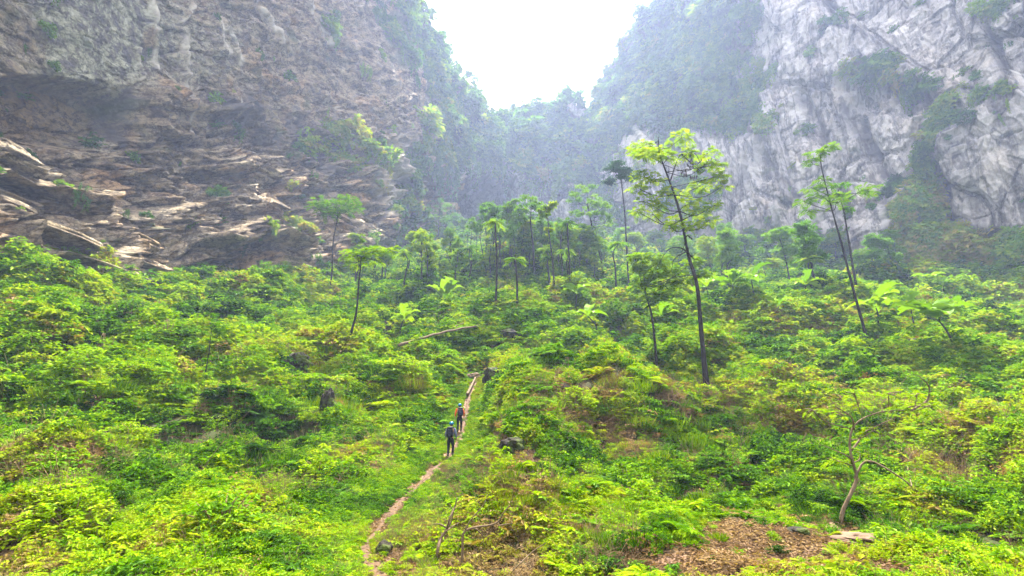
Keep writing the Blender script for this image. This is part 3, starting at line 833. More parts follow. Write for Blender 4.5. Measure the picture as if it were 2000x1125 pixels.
# ------------------------------------------------------------------ leaf clump shapes used by the ground cover and the climbers
def clump(kind, n, r=0.8, h=0.7, leaf=0.10, seed=0):
    g = np.random.default_rng(100 + seed)
    mb = MB()
    if kind == 'broad':       # leafy shoots: whorls on short arching stems
        ns = n // 9
        th = g.uniform(0, 2 * math.pi, ns); rr = np.sqrt(g.uniform(0, 1, ns)) * r
        hh = h * (0.35 + 0.65 * (1 - (rr / r) ** 2)) * g.uniform(0.55, 1.25, ns)
        tip = V3(rr * np.cos(th), rr * np.sin(th), hh)
        lean = norm(V3(np.cos(th) * 0.5, np.sin(th) * 0.5, 1.0) + g.normal(size=(ns, 3)) * 0.35)
        k = np.repeat(np.arange(ns), 9)
        a = g.uniform(0, 2 * math.pi, len(k))
        out = V3(np.cos(a), np.sin(a), g.uniform(-0.35, 0.35, len(k)))
        base = tip[k] - lean[k] * g.uniform(0, 0.28, len(k))[:, None]
        sz = leaf * g.uniform(0.6, 1.5, len(k))
        val = np.clip(g.uniform(0, 1, ns)[k] * 0.6 + g.uniform(0, 0.4, len(k)), 0, 1)
        leaf_quads(mb, base, out, V3(0, 0, 1.0) + g.normal(size=(len(k), 3)) * 0.35, sz, sz * 0.5, val)
    elif kind == 'fern':      # arching pinnate fronds
        nf = n // 26
        for _ in range(nf):
            a = g.uniform(0, 2 * math.pi); L_ = r * g.uniform(0.7, 1.3)
            b0 = np.array([g.normal() * 0.12 * r, g.normal() * 0.12 * r, 0])
            s = np.linspace(0.15, 1, 13)
            x = s * L_; z = h * (1.5 * s - 1.2 * s * s) * g.uniform(0.7, 1.5) + 0.15
            pts = b0 + V3(x * math.cos(a), x * math.sin(a), z)
            dr = norm(np.gradient(pts, axis=0))
            sd = norm(np.cross(dr, [0, 0, 1.0]))
            ll = 0.30 * L_ * np.sin(np.clip(s * 1.05, 0, 1) * math.pi * 0.92 + 0.2)
            val = g.uniform(0, 1)
            for sg in (-1, 1):
                leaf_quads(mb, pts, sd * sg + dr * 0.45, np.broadcast_to([0, 0, 1.0], pts.shape) + g.normal(size=pts.shape) * .15, ll, L_ * 0.075, np.clip(val * .7 + g.uniform(0, .3, 13), 0, 1))
    elif kind == 'fine':      # small leaves all through the volume
        nc = max(8, n // 16)                 # layered little pads with gaps between them
        c = rdir(nc, g) * (g.uniform(0.15, 1, nc) ** 0.4)[:, None]
        c[:, 2] = np.abs(c[:, 2])
        c = c * [r, r, h] * (0.8 + 0.4 * noise3(c * 2.2 + seed, 3))[:, None]
        j = g.integers(0, nc, n)
        p = c[j] + g.normal(size=(n, 3)) * [.13 * r, .13 * r, .022 * r]
        sz = leaf * g.uniform(0.6, 1.4, n)
        val = np.clip(g.uniform(0, 1, nc)[j] * .65 + g.uniform(0, .35, n), 0, 1)
        o_ = norm((p - c[j]) * [1, 1, 0] + 1e-3) + g.normal(size=(n, 3)) * [.5, .5, .22] + [0, 0, -.12]
        leaf_quads(mb, p, o_, V3(0, 0, 1.0) + g.normal(size=(n, 3)) * 0.28, sz, sz * 0.5, val)
    elif kind == 'grass':     # thin blades
        m_ = n
        th = g.uniform(0, 2 * math.pi, m_); rr = np.sqrt(g.uniform(0, 1, m_)) * r
        b = V3(rr * np.cos(th), rr * np.sin(th), 0.0)
        d = V3(np.cos(th) * 0.4, np.sin(th) * 0.4, 1.0) + g.normal(size=(m_, 3)) * 0.35
        leaf_quads(mb, b, d, rdir(m_, g), h * g.uniform(0.5, 1.2, m_), leaf * 0.3, g.uniform(0, 1, m_))
    elif kind == 'twigs':
        for _ in range(n):
            th = g.uniform(0, 2 * math.pi); rr = g.uniform(0, r)
            b = np.array([rr * math.cos(th), rr * math.sin(th), 0.0])
            d = norm(np.array([g.normal() * .7, g.normal() * .7, 0.9]))
            L_ = h * g.uniform(0.5, 1.6)
            pts = [b, b + d * L_ * .5 + g.normal(size=3) * .06, b + d * L_ + g.normal(size=3) * .16]
            tube(mb, smooth_path(pts, 5), np.linspace(leaf * .09, leaf * .03, 5), 3, cap=False)
            if g.uniform() < .6:
                q = np.array(pts[1]); e = norm(d + g.normal(size=3) * .8)
                tube(mb, smooth_path([q, q + e * L_ * .35], 3), np.linspace(leaf * .05, leaf * .02, 3), 3, cap=False)
    elif kind == 'hang':      # drooping curtain of small leaves (local +x points out of the rock)
        ns = n // 14
        y0 = g.uniform(-r, r, ns); z0 = g.uniform(-0.3, 0.5, ns) * h
        L_ = h * g.uniform(0.3, 1.2, ns)
        k = np.repeat(np.arange(ns), 14)
        s = g.uniform(0, 1, len(k))
        p = V3(0.1 * r + 0.35 * r * np.sin(s * 2.5) * g.uniform(.4, 1, ns)[k], y0[k] + g.normal(size=len(k)) * .05 * r, z0[k] - s * L_[k])
        p = p + g.normal(size=p.shape) * 0.04 * r
        sz = leaf * g.uniform(0.6, 1.3, len(k))
        leaf_quads(mb, p, V3(0.6, 0.0, -0.7) + g.normal(size=p.shape) * .5, V3(1.0, 0, 0.8) + g.normal(size=p.shape) * .4, sz, sz * .5, np.clip(g.uniform(0, 1, ns)[k] * .6 + g.uniform(0, .4, len(k)), 0, 1))
    return mb

def proto(name, mb, mat):
    return bpy.data.objects.new(name, mb.mesh(name, mat))       # source shape, never linked to the scene itself

def scatter(name, P, rot, scl, idx, tint, protos):
    me = bpy.data.meshes.new(name)
    me.vertices.add(len(P))
    me.vertices.foreach_set('co', P.astype(np.float32).ravel())
    for nm, ty, arr, key in (('rot', 'FLOAT_VECTOR', rot, 'vector'), ('scl', 'FLOAT_VECTOR', scl, 'vector'), ('idx', 'INT', idx, 'value'), ('tint', 'FLOAT', tint, 'value')):
        a = me.attributes.new(nm, ty, 'POINT')
        a.data.foreach_set(key, (arr.astype(np.int32) if ty == 'INT' else arr.astype(np.float32)).ravel())
    o = bpy.data.objects.new(name, me)
    COL.objects.link(o)
    ng = bpy.data.node_groups.new(name, 'GeometryNodeTree')
    ng.interface.new_socket('Geometry', in_out='INPUT', socket_type='NodeSocketGeometry')
    ng.interface.new_socket('Geometry', in_out='OUTPUT', socket_type='NodeSocketGeometry')
    gi = ng.nodes.new('NodeGroupInput'); go = ng.nodes.new('NodeGroupOutput')
    def attr(nm, ty):
        n = ng.nodes.new('GeometryNodeInputNamedAttribute'); n.data_type = ty; n.inputs['Name'].default_value = nm
        return n.outputs[0]
    ra, sa, ia = attr('rot', 'FLOAT_VECTOR'), attr('scl', 'FLOAT_VECTOR'), attr('idx', 'INT')
    e2r = ng.nodes.new('FunctionNodeEulerToRotation'); ng.links.new(ra, e2r.inputs[0])
    join = ng.nodes.new('GeometryNodeJoinGeometry')
    for k, p in enumerate(protos):
        cmp_ = ng.nodes.new('FunctionNodeCompare'); cmp_.data_type = 'INT'; cmp_.operation = 'EQUAL'
        ng.links.new(ia, cmp_.inputs[2]); cmp_.inputs[3].default_value = k
        ob = ng.nodes.new('GeometryNodeObjectInfo'); ob.inputs['Object'].default_value = p
        ob.inputs['As Instance'].default_value = True
        ip = ng.nodes.new('GeometryNodeInstanceOnPoints')
        ng.links.new(gi.outputs[0], ip.inputs['Points'])
        ng.links.new(cmp_.outputs[0], ip.inputs['Selection'])
        ng.links.new(ob.outputs['Geometry'], ip.inputs['Instance'])
        ng.links.new(e2r.outputs[0], ip.inputs['Rotation'])
        ng.links.new(sa, ip.inputs['Scale'])
        ng.links.new(ip.outputs[0], join.inputs[0])
    ng.links.new(join.outputs[0], go.inputs[0])
    md = o.modifiers.new('scatter', 'NODES'); md.node_group = ng
    return o

M_DRY = leaf_mat('withered_leaves', [(0, (0.05, 0.028, 0.014)), (0.5, (0.13, 0.075, 0.032)), (1, (0.22, 0.15, 0.07))])
PR = [proto('broad_a', clump('broad', 520, .85, .75, .15, 1), M_LEAF), proto('broad_b', clump('broad', 460, .8, .6, .165, 2), M_LEAF),
      proto('fine_a', clump('fine', 760, .85, .8, .13, 3), M_LEAF), proto('fine_b', clump('fine', 640, .8, .95, .15, 4), M_LEAF),
      proto('fern_a', clump('fern', 420, .9, .6, .1, 5), M_LEAF), proto('grass_a', clump('grass', 260, .7, .6, .09, 6), M_LEAF),
      proto('twigs_a', clump('twigs', 34, .7, .8, .12, 7), M_TWIG), proto('far_a', clump('fine', 620, .9, .9, .20, 8), M_LEAF), proto('far_b', clump('broad', 600, .9, .9, .20, 9), M_LEAF),
      proto('herb_a', clump('broad', 130, .7, .8, .34, 10), M_LEAF), proto('dry_b', clump('fine', 420, .8, .6, .13, 12), M_DRY)]

DRY = [(960, 960, 110, 60, 0), (1130, 800, 90, 60, 25), (1880, 860, 150, 90, 0), (1560, 800, 200, 60, 0), (520, 960, 70, 30, 0), (1210, 850, 70, 60, 40), (900, 1050, 160, 60, 0), (120, 900, 130, 40, 0), (60, 1060, 100, 60, -30), (1350, 780, 90, 60, 0), (700, 900, 60, 30, 0), (1100, 1090, 200, 40, 0), (320, 540, 190, 40, 8), (140, 490, 170, 36, 4)]
HOLE = [(1210, 855, 75, 32, 35), (1120, 800, 50, 24, 30), (580, 710, 34, 26, 0), (430, 800, 50, 12, 0), (960, 735, 30, 24, 0), (640, 780, 18, 28, 0), (110, 950, 80, 18, 0), (1420, 930, 110, 22, 8), (100, 490, 110, 14, 10), (220, 530, 100, 16, 8), (1000, 690, 60, 16, 0), (1070, 630, 30, 20, 0), (1600, 660, 60, 22, 0), (760, 770, 45, 14, 0), (60, 720, 60, 14, 0), (850, 930, 26, 22, -30), (200, 790, 40, 14, 0), (985, 850, 18, 28, 20)]
def undergrowth():
    g = np.random.default_rng(5)
    def radius(r): return 0.42 + 0.018 * r
    N = 110000
    r = np.exp(g.uniform(math.log(5.5), math.log(285), N * 2))
    keep = g.uniform(0, 1, len(r)) < np.clip(((0.020 * r) / radius(r)) ** 2 * 2.8, 0, 1)
    r = r[keep][:N]
    az = g.uniform(R(-56), R(56), len(r))
    X, Y = r * np.sin(az), r * np.cos(az)
    ok = (Y > 4) & (Y < wall_Y(X / np.maximum(Y, 1), 0.3) + 3)
    X, Y, r = X[ok], Y[ok], r[ok]
    # short plants crowding the edges of the trail
    pp = smooth_path(TR_XY, 900)[g.integers(0, 900, 8500)] + g.normal(size=(8500, 2)) * 1.0
    X = np.concatenate([X, pp[:, 0]]); Y = np.concatenate([Y, pp[:, 1]]); r = np.hypot(X, Y); short = np.arange(len(X)) >= len(X) - 8500
    Z = ground(X, Y)
    P = V3(X, Y, Z)
    px, py = pix(P)
    bare = bare_mask(P)
    hole = 0; dry = 0
    for x, y, rx, ry, ro in HOLE: hole = np.maximum(hole, ell(px, py, x, y, rx, ry, ro, .4))
    for x, y, rx, ry, ro in DRY: dry = np.maximum(dry, ell(px, py, x, y, rx, ry, ro, .6))
    nz_ = fbm(P / 4.5, 201, 3)
    hole_ = hole + 0 * r
    crease = np.minimum(sstep(.02, .20, np.abs(noise3(V3(X / 3.1, Y / 3.1, 0.3), 141))), sstep(.01, .11, np.abs(noise3(V3(X / 8.0, Y / 8.0, 0.7), 142))))
    pkeep = (.10 + .90 * crease) * (1 - 0.93 * bare) * (1 - 0.5 * hole) * (0.30 + 0.75 * sstep(-.45, .15, nz_))
    # nothing tall on the camera side of the trail and the walkers
    td = seg_dist(X, Y, TR_XY)
    keep = g.uniform(0, 1, len(X)) < pkeep
    keep |= short & ((td > .15) | (g.uniform(0, 1, len(X)) < .35))
    keep &= ~(short & (((td < .30 + .22 * noise3(P / .9, 220)) & (g.uniform(0, 1, len(X)) > .06)) | ((bare > .7) & (td > .3) & (g.uniform(0, 1, len(X)) > .12))))
    keep &= short | (td > 0.06 + (~short) * .14 + 0.12 * radius(r) + .25 * noise3(P / 1.3, 219))
    X, Y, r, P, px, py, bare, dry, td, short, hole_, hole = [a[keep] for a in (X, Y, r, P, px, py, bare, dry, td, short, hole_, hole_)]
    n = len(X)
    print('undergrowth', n, len(r))
    tint = 0.52 + 0.22 * fbm(P / 11.0, 211, 3) + 0.26 * fbm(P / 2.6, 212, 2) + g.normal(size=n) * 0.14
    tint = tint - .05 * (1 - sstep(12, 24, r)) + 0.15 * hole
    dry = np.clip(dry + .45 * (1 - sstep(11, 20, r)) * (fbm(P / 1.8, 218, 2) > .05), 0, 1)
    tint = tint + 0.30 * dry * (0.6 + 0.8 * fbm(P / 2.0, 213, 2))
    tint = tint - 0.05 * sstep(60, 120, r) + 0.08 * (px > 1750) * (py > 500)
    tint = np.clip(tint, 0.02, 1)
    u = g.uniform(0, 1, n) + 0.35 * fbm(P / 6.0, 214, 2)
    idx = np.select([u < .25, u < .50, u < .70, u < .83, u < .95], [0, 1, 2, 3, 4], 5)
    idx = np.where((dry > .4) & (g.uniform(0, 1, n) < .30), 6, idx)
    q_ = g.uniform(0, 1, n)
    idx = np.where(q_ < .04, 6, np.where(q_ < .09, 9, np.where(q_ < .105 + .22 * (dry > .3), 10, idx)))
    idx = np.where((hole_ > .3) & (g.uniform(0, 1, n) < .45), np.where(g.uniform(0, 1, n) < .5, 6, 10), idx)
    farm = (g.uniform(0, 1, n) < sstep(35, 60, r)) & (q_ > .10)
    idx = np.where(farm, np.where(g.uniform(0, 1, n) < .6, 7, 8), idx)
    s = radius(r) * (.62 + .38 * sstep(12, 40, r)) * np.clip(.82 * np.exp(g.normal(size=n) * .26) * (1 + .35 * fbm(P / 3.2, 215, 2)), .4, 1.3) * (1 - 0.45 * (bare > .1))
    s = s * (0.45 + 0.55 * sstep(0.4, 2.6, td))
    s = s * (1 + .25 * sstep(85, 140, r))
    zs = s * g.uniform(0.7, 1.5, n)  * (0.35 + 0.65 * sstep(0.5, 3.2, td))
    s = np.where(short, .13 + .10 * g.uniform(size=n) + .12 * np.clip(td, 0, 2), s); zs = np.where(short, s * 1.1, zs)
    P = P.copy(); P[:, 2] -= 0.08 * s
    rot = V3(g.normal(size=n) * .18, g.normal(size=n) * .18, g.uniform(0, 6.28, n))
    o = scatter('undergrowth', P, rot, V3(s, s, zs), idx, tint, PR)
    tag(o, 'dense bright green undergrowth of leafy plants covering the whole slope', 'undergrowth', kind='stuff')
undergrowth()

def litter():
    g = np.random.default_rng(15)
    def one(seed, n):
        h = np.random.default_rng(seed); mb = MB()
        p = V3(h.uniform(-.5, .5, n), h.uniform(-.5, .5, n), h.uniform(.005, .03, n))
        leaf_quads(mb, p, V3(h.normal(size=n), h.normal(size=n), h.normal(size=n) * .15), V3(0, 0, 1.0) + h.normal(size=(n, 3)) * .35, h.uniform(.04, .13, n), h.uniform(.02, .05, n), h.uniform(0, 1, n))
        for _ in range(7):
            a = V3(h.uniform(-.5, .5), h.uniform(-.5, .5), .015); b = a + V3(h.normal() * .15, h.normal() * .15, .02)
            tube(mb, [a, (a + b) / 2 + [0, 0, .01], b], .006, 3, h.uniform())
        for _ in range(9):
            c = V3(h.uniform(-.5, .5), h.uniform(-.5, .5), .01); s = h.uniform(.012, .04)
            D = np.array([[1, 0, 0], [0, 1, 0], [-1, 0, 0], [0, -1, 0], [0, 0, .7], [0, 0, -.7]]) * s * h.uniform(.6, 1.4, (6, 1))
            mb.add(c + D, None, [[0, 1, 4], [1, 2, 4], [2, 3, 4], [3, 0, 4], [1, 0, 5], [2, 1, 5], [3, 2, 5], [0, 3, 5]], h.uniform())
        return mb
    prs = [proto('litter_%s' % c, one(40 + i, 75), M_DRY) for i, c in enumerate('abc')]
    N = 60000
    r = np.exp(g.uniform(math.log(6), math.log(60), N)); az = g.uniform(R(-54), R(54), N)
    X, Y = r * np.sin(az), r * np.cos(az)
    P = V3(X, Y, ground(X, Y))
    b = bare_mask(P)
    td = seg_dist(X, Y, TR_XY)
    keep = g.uniform(0, 1, N) < np.maximum((b > .05) * .14 * (1 - .6 * (td < .3)), .06)
    P = P[keep]; n = len(P)
    e = .25
    gx = (ground(P[:, 0] + e, P[:, 1]) - ground(P[:, 0] - e, P[:, 1])) / (2 * e); gy = (ground(P[:, 0], P[:, 1] + e) - ground(P[:, 0], P[:, 1] - e)) / (2 * e)
    s = g.uniform(.6, 1.2, n) * (1 + P[:, 1] * .02)
    o = scatter('leaf_litter', P, V3(np.arctan(gy), -np.arctan(gx), 0 * gx), V3(s, s, s), g.integers(0, 3, n), g.uniform(.1, .9, n), prs)
    tag(o, 'dry fallen leaves, twigs and small stones strewn over the soil', 'leaf litter', kind='stuff')
litter()

# ------------------------------------------------------------------ plants on the cliffs
def cliff_plants():
    g = np.random.default_rng(9)
    PRC = [proto('cliff_fine', clump('fine', 620, 1.0, 1.1, .30, 21), M_CLIMB), proto('cliff_broad', clump('broad', 420, 1.0, 1.1, .32, 22), M_CLIMB),
           proto('cliff_hang', clump('hang', 620, 1.0, 1.8, .24, 23), M_CLIMB)]
    Ps, Rs, Ss, Is, Ts = [], [], [], [], []
    for (o, P, pxx, pyy) in CL:
        Pg = P[:-3]
        d = veg_density(pxx, pyy)
        nz_ = fbm(Pg / 8.0, 301, 3)
        gy = np.gradient(Pg, axis=0); gx = np.gradient(Pg, axis=1)
        nr = norm(np.cross(gx, gy))
        toc = norm(V3(0.0, 60.0, 40.0) - Pg)
        nr = nr * np.sign((nr * toc).sum(-1))[..., None]
        # area seen per vertex, in photo pixels
        ax = np.abs(np.gradient(pxx, axis=1)); ay = np.abs(np.gradient(pyy, axis=0))
        vis = (pxx > -150) & (pxx < 2150) & (pyy > -120) & (pyy < 640)
        prob = ax * ay * sstep(0.15, 0.8, d + 0.45 * nz_ - .1) * vis * 0.026 + ax * ay * vis * 0.00012
        prob *= 1 + 0.6 * (nr[..., 2] > 0.3)
        sel = g.uniform(0, 1, prob.shape) < prob
        p = Pg[sel]; n_ = nr[sel]; k = len(p)
        s = 0.0105 * p[:, 1] * np.exp(g.normal(size=k) * .45)
        az = np.arctan2(n_[:, 1], n_[:, 0])
        kk = g.uniform(0, 1, k)
        idx = np.where(kk < .36, 2, np.where(kk < .72, 0, 1))
        tilt = np.where(idx == 2, 0, R(38))
        rot = V3(g.normal(size=k) * .15, tilt + g.normal(size=k) * .2, az)
        Ps.append(p - n_ * 0.1 * s[:, None]); Rs.append(rot); Ss.append(V3(s, s, s * g.uniform(.8, 1.4, k))); Is.append(idx)
        Ts.append(np.clip(veg_tint(pxx[sel], pyy[sel]) + .04 + .28 * fbm(p / 9.0, 303, 2) + g.normal(size=k) * .12, 0, 1))
    P = np.concatenate(Ps)
    print('cliff plants', len(P))
    o = scatter('cliff_foliage', P, np.concatenate(Rs), np.concatenate(Ss), np.concatenate(Is), np.concatenate(Ts), PRC)
    tag(o, 'green climbers, ferns and bushes clinging to the limestone cliffs', 'climbing plants', kind='stuff')
cliff_plants()

# ------------------------------------------------------------------ trees
def spray_leaves(mb, c, n, rad, g, L=0.55, pairs=7, val0=0.0, val1=1.0, flat=0.35, droop=0.35):
    """pinnate sprays spread through an ellipsoid pad; c centre, rad (3,)"""
    rad = np.asarray(rad, float)
    p = rdir(n, g) * (g.uniform(0, 1, n) ** 0.4)[:, None] * rad + c
    out = norm((p - c) / np.maximum(rad, .01) ** 1 + V3(0, 0, 0.1) + g.normal(size=(n, 3)) * 0.55)
    out[:, 2] = out[:, 2] * flat
    out = norm(out)
    s = np.linspace(0.12, 1, pairs)
    LL = L * g.uniform(0.6, 1.3, n)
    P = p[:, None] + out[:, None] * (s[None, :, None] * LL[:, None, None])
    P[..., 2] -= droop * LL[:, None] * s[None, :] ** 2
    side = norm(np.cross(out, [0, 0, 1.0]))
    w = 0.42 * LL[:, None] * np.sin(np.clip(s, .05, .97) * math.pi) ** 0.7
    val = np.repeat(g.uniform(val0, val1, n), pairs)
    nn = np.broadcast_to([0, 0, 1.0], (n * pairs, 3))
    for sg in (-1, 1):
        d = norm(side[:, None] * sg + out[:, None] * 0.5 + np.zeros_like(P)) + g.normal(size=P.shape) * .12
        leaf_quads(mb, P.reshape(-1, 3), d.reshape(-1, 3), nn + g.normal(size=nn.shape) * .3, w.ravel(), (LL[:, None] * 0.20 + 0 * w).ravel(), np.clip(val + g.uniform(-.15, .15, len(val)), 0, 1))

def leaf_cloud(mb, c, n, rad, g, size=0.3, fill=0.45, sub=None):
    """small leaf clusters through a lumpy ellipsoid"""
    rad = np.asarray(rad, float)
    k = sub or max(5, n // 60)
    cc = rdir(k, g) * (g.uniform(0.2, 1, k) ** fill)[:, None] * rad + c
    j = g.integers(0, k, n)
    p = cc[j] + g.normal(size=(n, 3)) * rad * [.20, .20, .13]
    sz = size * g.uniform(0.6, 1.4, n)
    val = np.clip(g.uniform(0, 1, k)[j] * .7 + g.uniform(0, .3, n), 0, 1)
    leaf_quads(mb, p, rdir(n, g) * [1, 1, .5] + [0, 0, -.15], V3(0, 0, 1.0) + g.normal(size=(n, 3)) * .5, sz, sz * .5, val)

def wobble(ctrl, n, amp, g, ax=(1, 1, .2)):
    P = smooth_path(ctrl, n)
    s = np.linspace(0, 1, n)
    o = V3(fbm(V3(s * 3.2 + g.uniform(0, 50), 0.0, 0.0), 1, 2), fbm(V3(s * 3.2 + g.uniform(0, 50), 5.0, 0.0), 2, 2), 0.0 * s)
    return P + o * amp * np.minimum(s, 1) [:, None] * 1.2

def limb(mb, a, b, r0, r1, g, sag=0.12, n=8, sides=5):
    a, b = np.asarray(a, float), np.asarray(b, float)
    L_ = np.linalg.norm(b - a)
    m = (a + b) / 2 + g.normal(size=3) * L_ * .09 - np.array([0, 0, L_ * sag])
    tube(mb, smooth_path([a, m, b], n), np.linspace(r0, r1, n), sides, g.uniform())

def place_tree(name, label, trunk_px, r0, r1, pads, style, mat, bark=None, cat='tree', group=None, wob=.12, seed=1, dens=1.0, L=.6, bare=None, y=None, leaf=.3, vr=(0, 1)):
    """a single tree whose trunk passes the given photo pixels at the distance of its foot; pads = (px, py, rx_px, ry_px, dy_m)"""
    g = np.random.default_rng(seed)
    foot = hit(*trunk_px[0]) if y is None else at(trunk_px[0][0], trunk_px[0][1], y)
    Y = foot[1]
    k = Y / F * 1.02
    ctrl = [foot * 0] + [at(px, py, Y) - foot for px, py in trunk_px[1:]]
    ctrl = np.array(ctrl)
    ctrl[0, 2] -= 0.4
    for i in range(1, len(ctrl)): ctrl[i, 1] += g.normal() * wob * 1.5
    root = empty(name, foot)
    tag(root, label, cat, group)
    T = wobble(ctrl, 30, wob, g)
    rr = r0 + (r1 - r0) * np.linspace(0, 1, 30) ** .9
    rr[0] *= 1.5; rr[1] *= 1.2
    rr = rr * (1 + .10 * noise3(V3(np.arange(30) * .9, seed * 3.3, 0.), 4))
    tb = MB(); tube(tb, T, rr, 8)
    cb = MB()
    for pd in pads:
        px, py, rx, ry = pd[:4]
        dy = pd[4] if len(pd) > 4 else g.normal() * rx * k * .6
        c = at(px, py, Y) - foot
        c[1] += dy
        rad = np.array([rx * k, rx * k * .85, max(ry * k, .12)])
        cand = np.nonzero(T[:, 2] < c[2] - .15 * rad[0])[0]
        i = cand[-1] if len(cand) else 12
        d = np.linalg.norm(T - c, axis=1) + np.maximum(0, T[:, 2] - c[2] + .2) * 2
        i = max(4, min(int(np.argmin(d)), 29))
        if np.linalg.norm(T[i] - c) > rad[0] * .3:
            limb(tb, T[i], c, rr[i] * .45, .015 + .0004 * Y, g, .1)
            for _ in range(3 if style != 'tuft' else 0):
                limb(tb, c, c + rdir(1, g)[0] * rad * .8, .012 + .0003 * Y, .006 + .0002 * Y, g, 0, 5, 4)
        if style == 'spray':
            n = int(dens * 16 * max(1, rad[0] * rad[2] / (L * L) * 2.2) + 8)
            spray_leaves(cb, c, n, rad, g, L, 7, *vr)
        elif style == 'fine':
            n = int(dens * 420 * max(1.0, (rad[0] * rad[2]) / (leaf * leaf * 16)))
            leaf_cloud(cb, c, min(n, 9000), rad, g, leaf)
        elif style == 'tuft':
            tuft(cb, c, rad[0] * 1.5, g)
    if bare:
        for path in bare:
            P = np.array([at(a, b, Y) - foot + [0, g.normal() * .2, 0] for a, b in path])
            tube(tb, smooth_path(P, 14), np.linspace(.02 + .0011 * Y, .008 + .0003 * Y, 14), 5)
    tb.build('trunk', bark or M_BARK, root, True)
    if cb.n: cb.build('crown', mat, root)
    return root, foot, Y

def tuft(mb, c, r, g, nf=18):
    for _ in range(nf):
        a = g.uniform(0, 2 * math.pi); L_ = r * g.uniform(.8, 1.15); up = g.uniform(.15, .8)
        s = np.linspace(0.08, 1, 12)
        pts = c + V3(s * L_ * math.cos(a), s * L_ * math.sin(a), L_ * (up * s - .75 * s * s))
        d = norm(np.gradient(pts, axis=0)); sd = norm(np.cross(d, [0, 0, 1.0]))
        w = .26 * L_ * np.sin(np.clip(s, .06, .96) * math.pi) ** .6
        v = g.uniform()
        for sg in (-1, 1):
            leaf_quads(mb, pts, sd * sg + d * .5 + V3(0, 0, -.25), np.broadcast_to([0, 0, 1.0], pts.shape) + g.normal(size=pts.shape) * .2, w, .15 * L_, np.clip(v + g.uniform(-.1, .1, 12), 0, 1))

big, bf, bY = place_tree('spreading_tree', 'big tree with a drooping yellow-green feathery crown and crooked dark trunk',
    [(1381, 765), (1372, 650), (1358, 560), (1345, 500), (1330, 420), (1310, 355), (1288, 298), (1284, 272)], .23, .04,
    [(1262, 262, 28, 9), (1290, 275, 34, 9), (1246, 290, 16, 9), (1322, 285, 26, 8), (1256, 312, 22, 9), (1300, 318, 26, 8), (1262, 338, 26, 9), (1345, 300, 16, 8), (1388, 292, 24, 7), (1400, 318, 14, 8),
     (1375, 325, 22, 9), (1398, 345, 20, 8), (1372, 358, 24, 9), (1410, 365, 8, 9), (1250, 372, 20, 9), (1262, 398, 24, 9), (1278, 415, 18, 7), (1246, 412, 14, 7), (1300, 372, 14, 10), (1330, 378, 16, 8),
     (1322, 428, 20, 8), (1360, 415, 24, 8), (1388, 408, 14, 7), (1378, 436, 18, 7), (1340, 446, 22, 8), (1310, 448, 14, 8), (1290, 400, 14, 6), (1350, 395, 22, 6), (1284, 350, 16, 6), (1290, 296, 20, 8)],
    'spray', M_YEL, wob=.10, seed=3, dens=1.0, L=.58,
    bare=[[(1310, 352), (1318, 325), (1330, 302), (1355, 300), (1370, 322)], [(1355, 505), (1330, 485), (1305, 488), (1284, 520)], [(1343, 490), (1318, 505), (1310, 530)], [(1350, 470), (1340, 462), (1336, 480), (1330, 500)], [(1330, 302), (1352, 318), (1368, 335)]])
def dead_leaves():
    g = np.random.default_rng(4); mb = MB()
    for px, py, n in [(1352, 316, 16), (1336, 334, 8), (1352, 345, 14), (1378, 314, 10), (1345, 302, 10)]:
        c = at(px, py, bY) - bf
        for _ in range(n):
            b = c + g.normal(size=3) * [.25, .25, .18]
            leaf_quads(mb, [b], [[g.normal() * .3, g.normal() * .3, -1]], [[g.normal(), g.normal(), .2]], g.uniform(.3, .6), .16, g.uniform())
    o = mb.build('dead_leaves', noise_mat('withered_leaf', [(0.3, (0.02, 0.016, 0.014)), (0.7, (0.06, 0.045, 0.035))], 5, 3), big)
    o['label'] = 'dark withered leaves hanging in the crown'
dead_leaves()

place_tree('umbrella_tree', 'dark flat-topped tree on a thin bare trunk, just beside the big yellow-green tree',
    [(1230, 574), (1228, 548), (1224, 470), (1220, 410), (1213, 345), (1210, 325)], .20, .08,
    [(1208, 322, 22, 5), (1194, 338, 16, 6), (1224, 332, 14, 6), (1232, 352, 10, 7), (1190, 352, 12, 5), (1212, 350, 12, 7)], 'fine', M_DARKLEAF, seed=11, leaf=.42, dens=1.3)
place_tree('slender_tree', 'leaning slender tree with thin layered green pads, standing against the pale rock wall',
    [(1700, 694), (1690, 650), (1668, 560), (1645, 470), (1622, 390), (1606, 320), (1598, 300)], .19, .04,
    [(1596, 298, 20, 8), (1586, 315, 14, 5), (1622, 290, 12, 4), (1588, 366, 14, 4), (1610, 352, 12, 4), (1600, 388, 26, 5), (1570, 396, 16, 5), (1585, 408, 18, 5), (1640, 380, 26, 5), (1672, 380, 26, 4), (1696, 375, 12, 3), (1632, 398, 16, 4)],
    'spray', M_TREE, seed=12, L=.7, dens=.9, vr=(.2, .8))
place_tree('slender_tree', 'slim tree with wide light green crown standing before the brown cliff foot',
    [(640, 590), (646, 540), (652, 480), (658, 425), (660, 405)], .17, .06,
    [(655, 385, 34, 8), (630, 392, 22, 7), (685, 396, 22, 7), (618, 405, 14, 7), (650, 402, 30, 8), (676, 412, 18, 7), (640, 418, 24, 7), (698, 408, 8, 5)], 'spray', M_TREE, seed=13, L=.95, dens=.9, vr=(.25, .9))
place_tree('slender_tree', 'crooked thin tree with a broad bright green crown, left of the fallen log',
    [(680, 696), (686, 650), (697, 610), (703, 560), (711, 505)], .15, .05,
    [(712, 492, 26, 7), (690, 500, 22, 7), (738, 490, 22, 6), (762, 486, 16, 5), (700, 512, 18, 6), (725, 506, 20, 6)], 'spray', M_TREE, seed=14, L=.7, dens=.8, vr=(.3, .9))
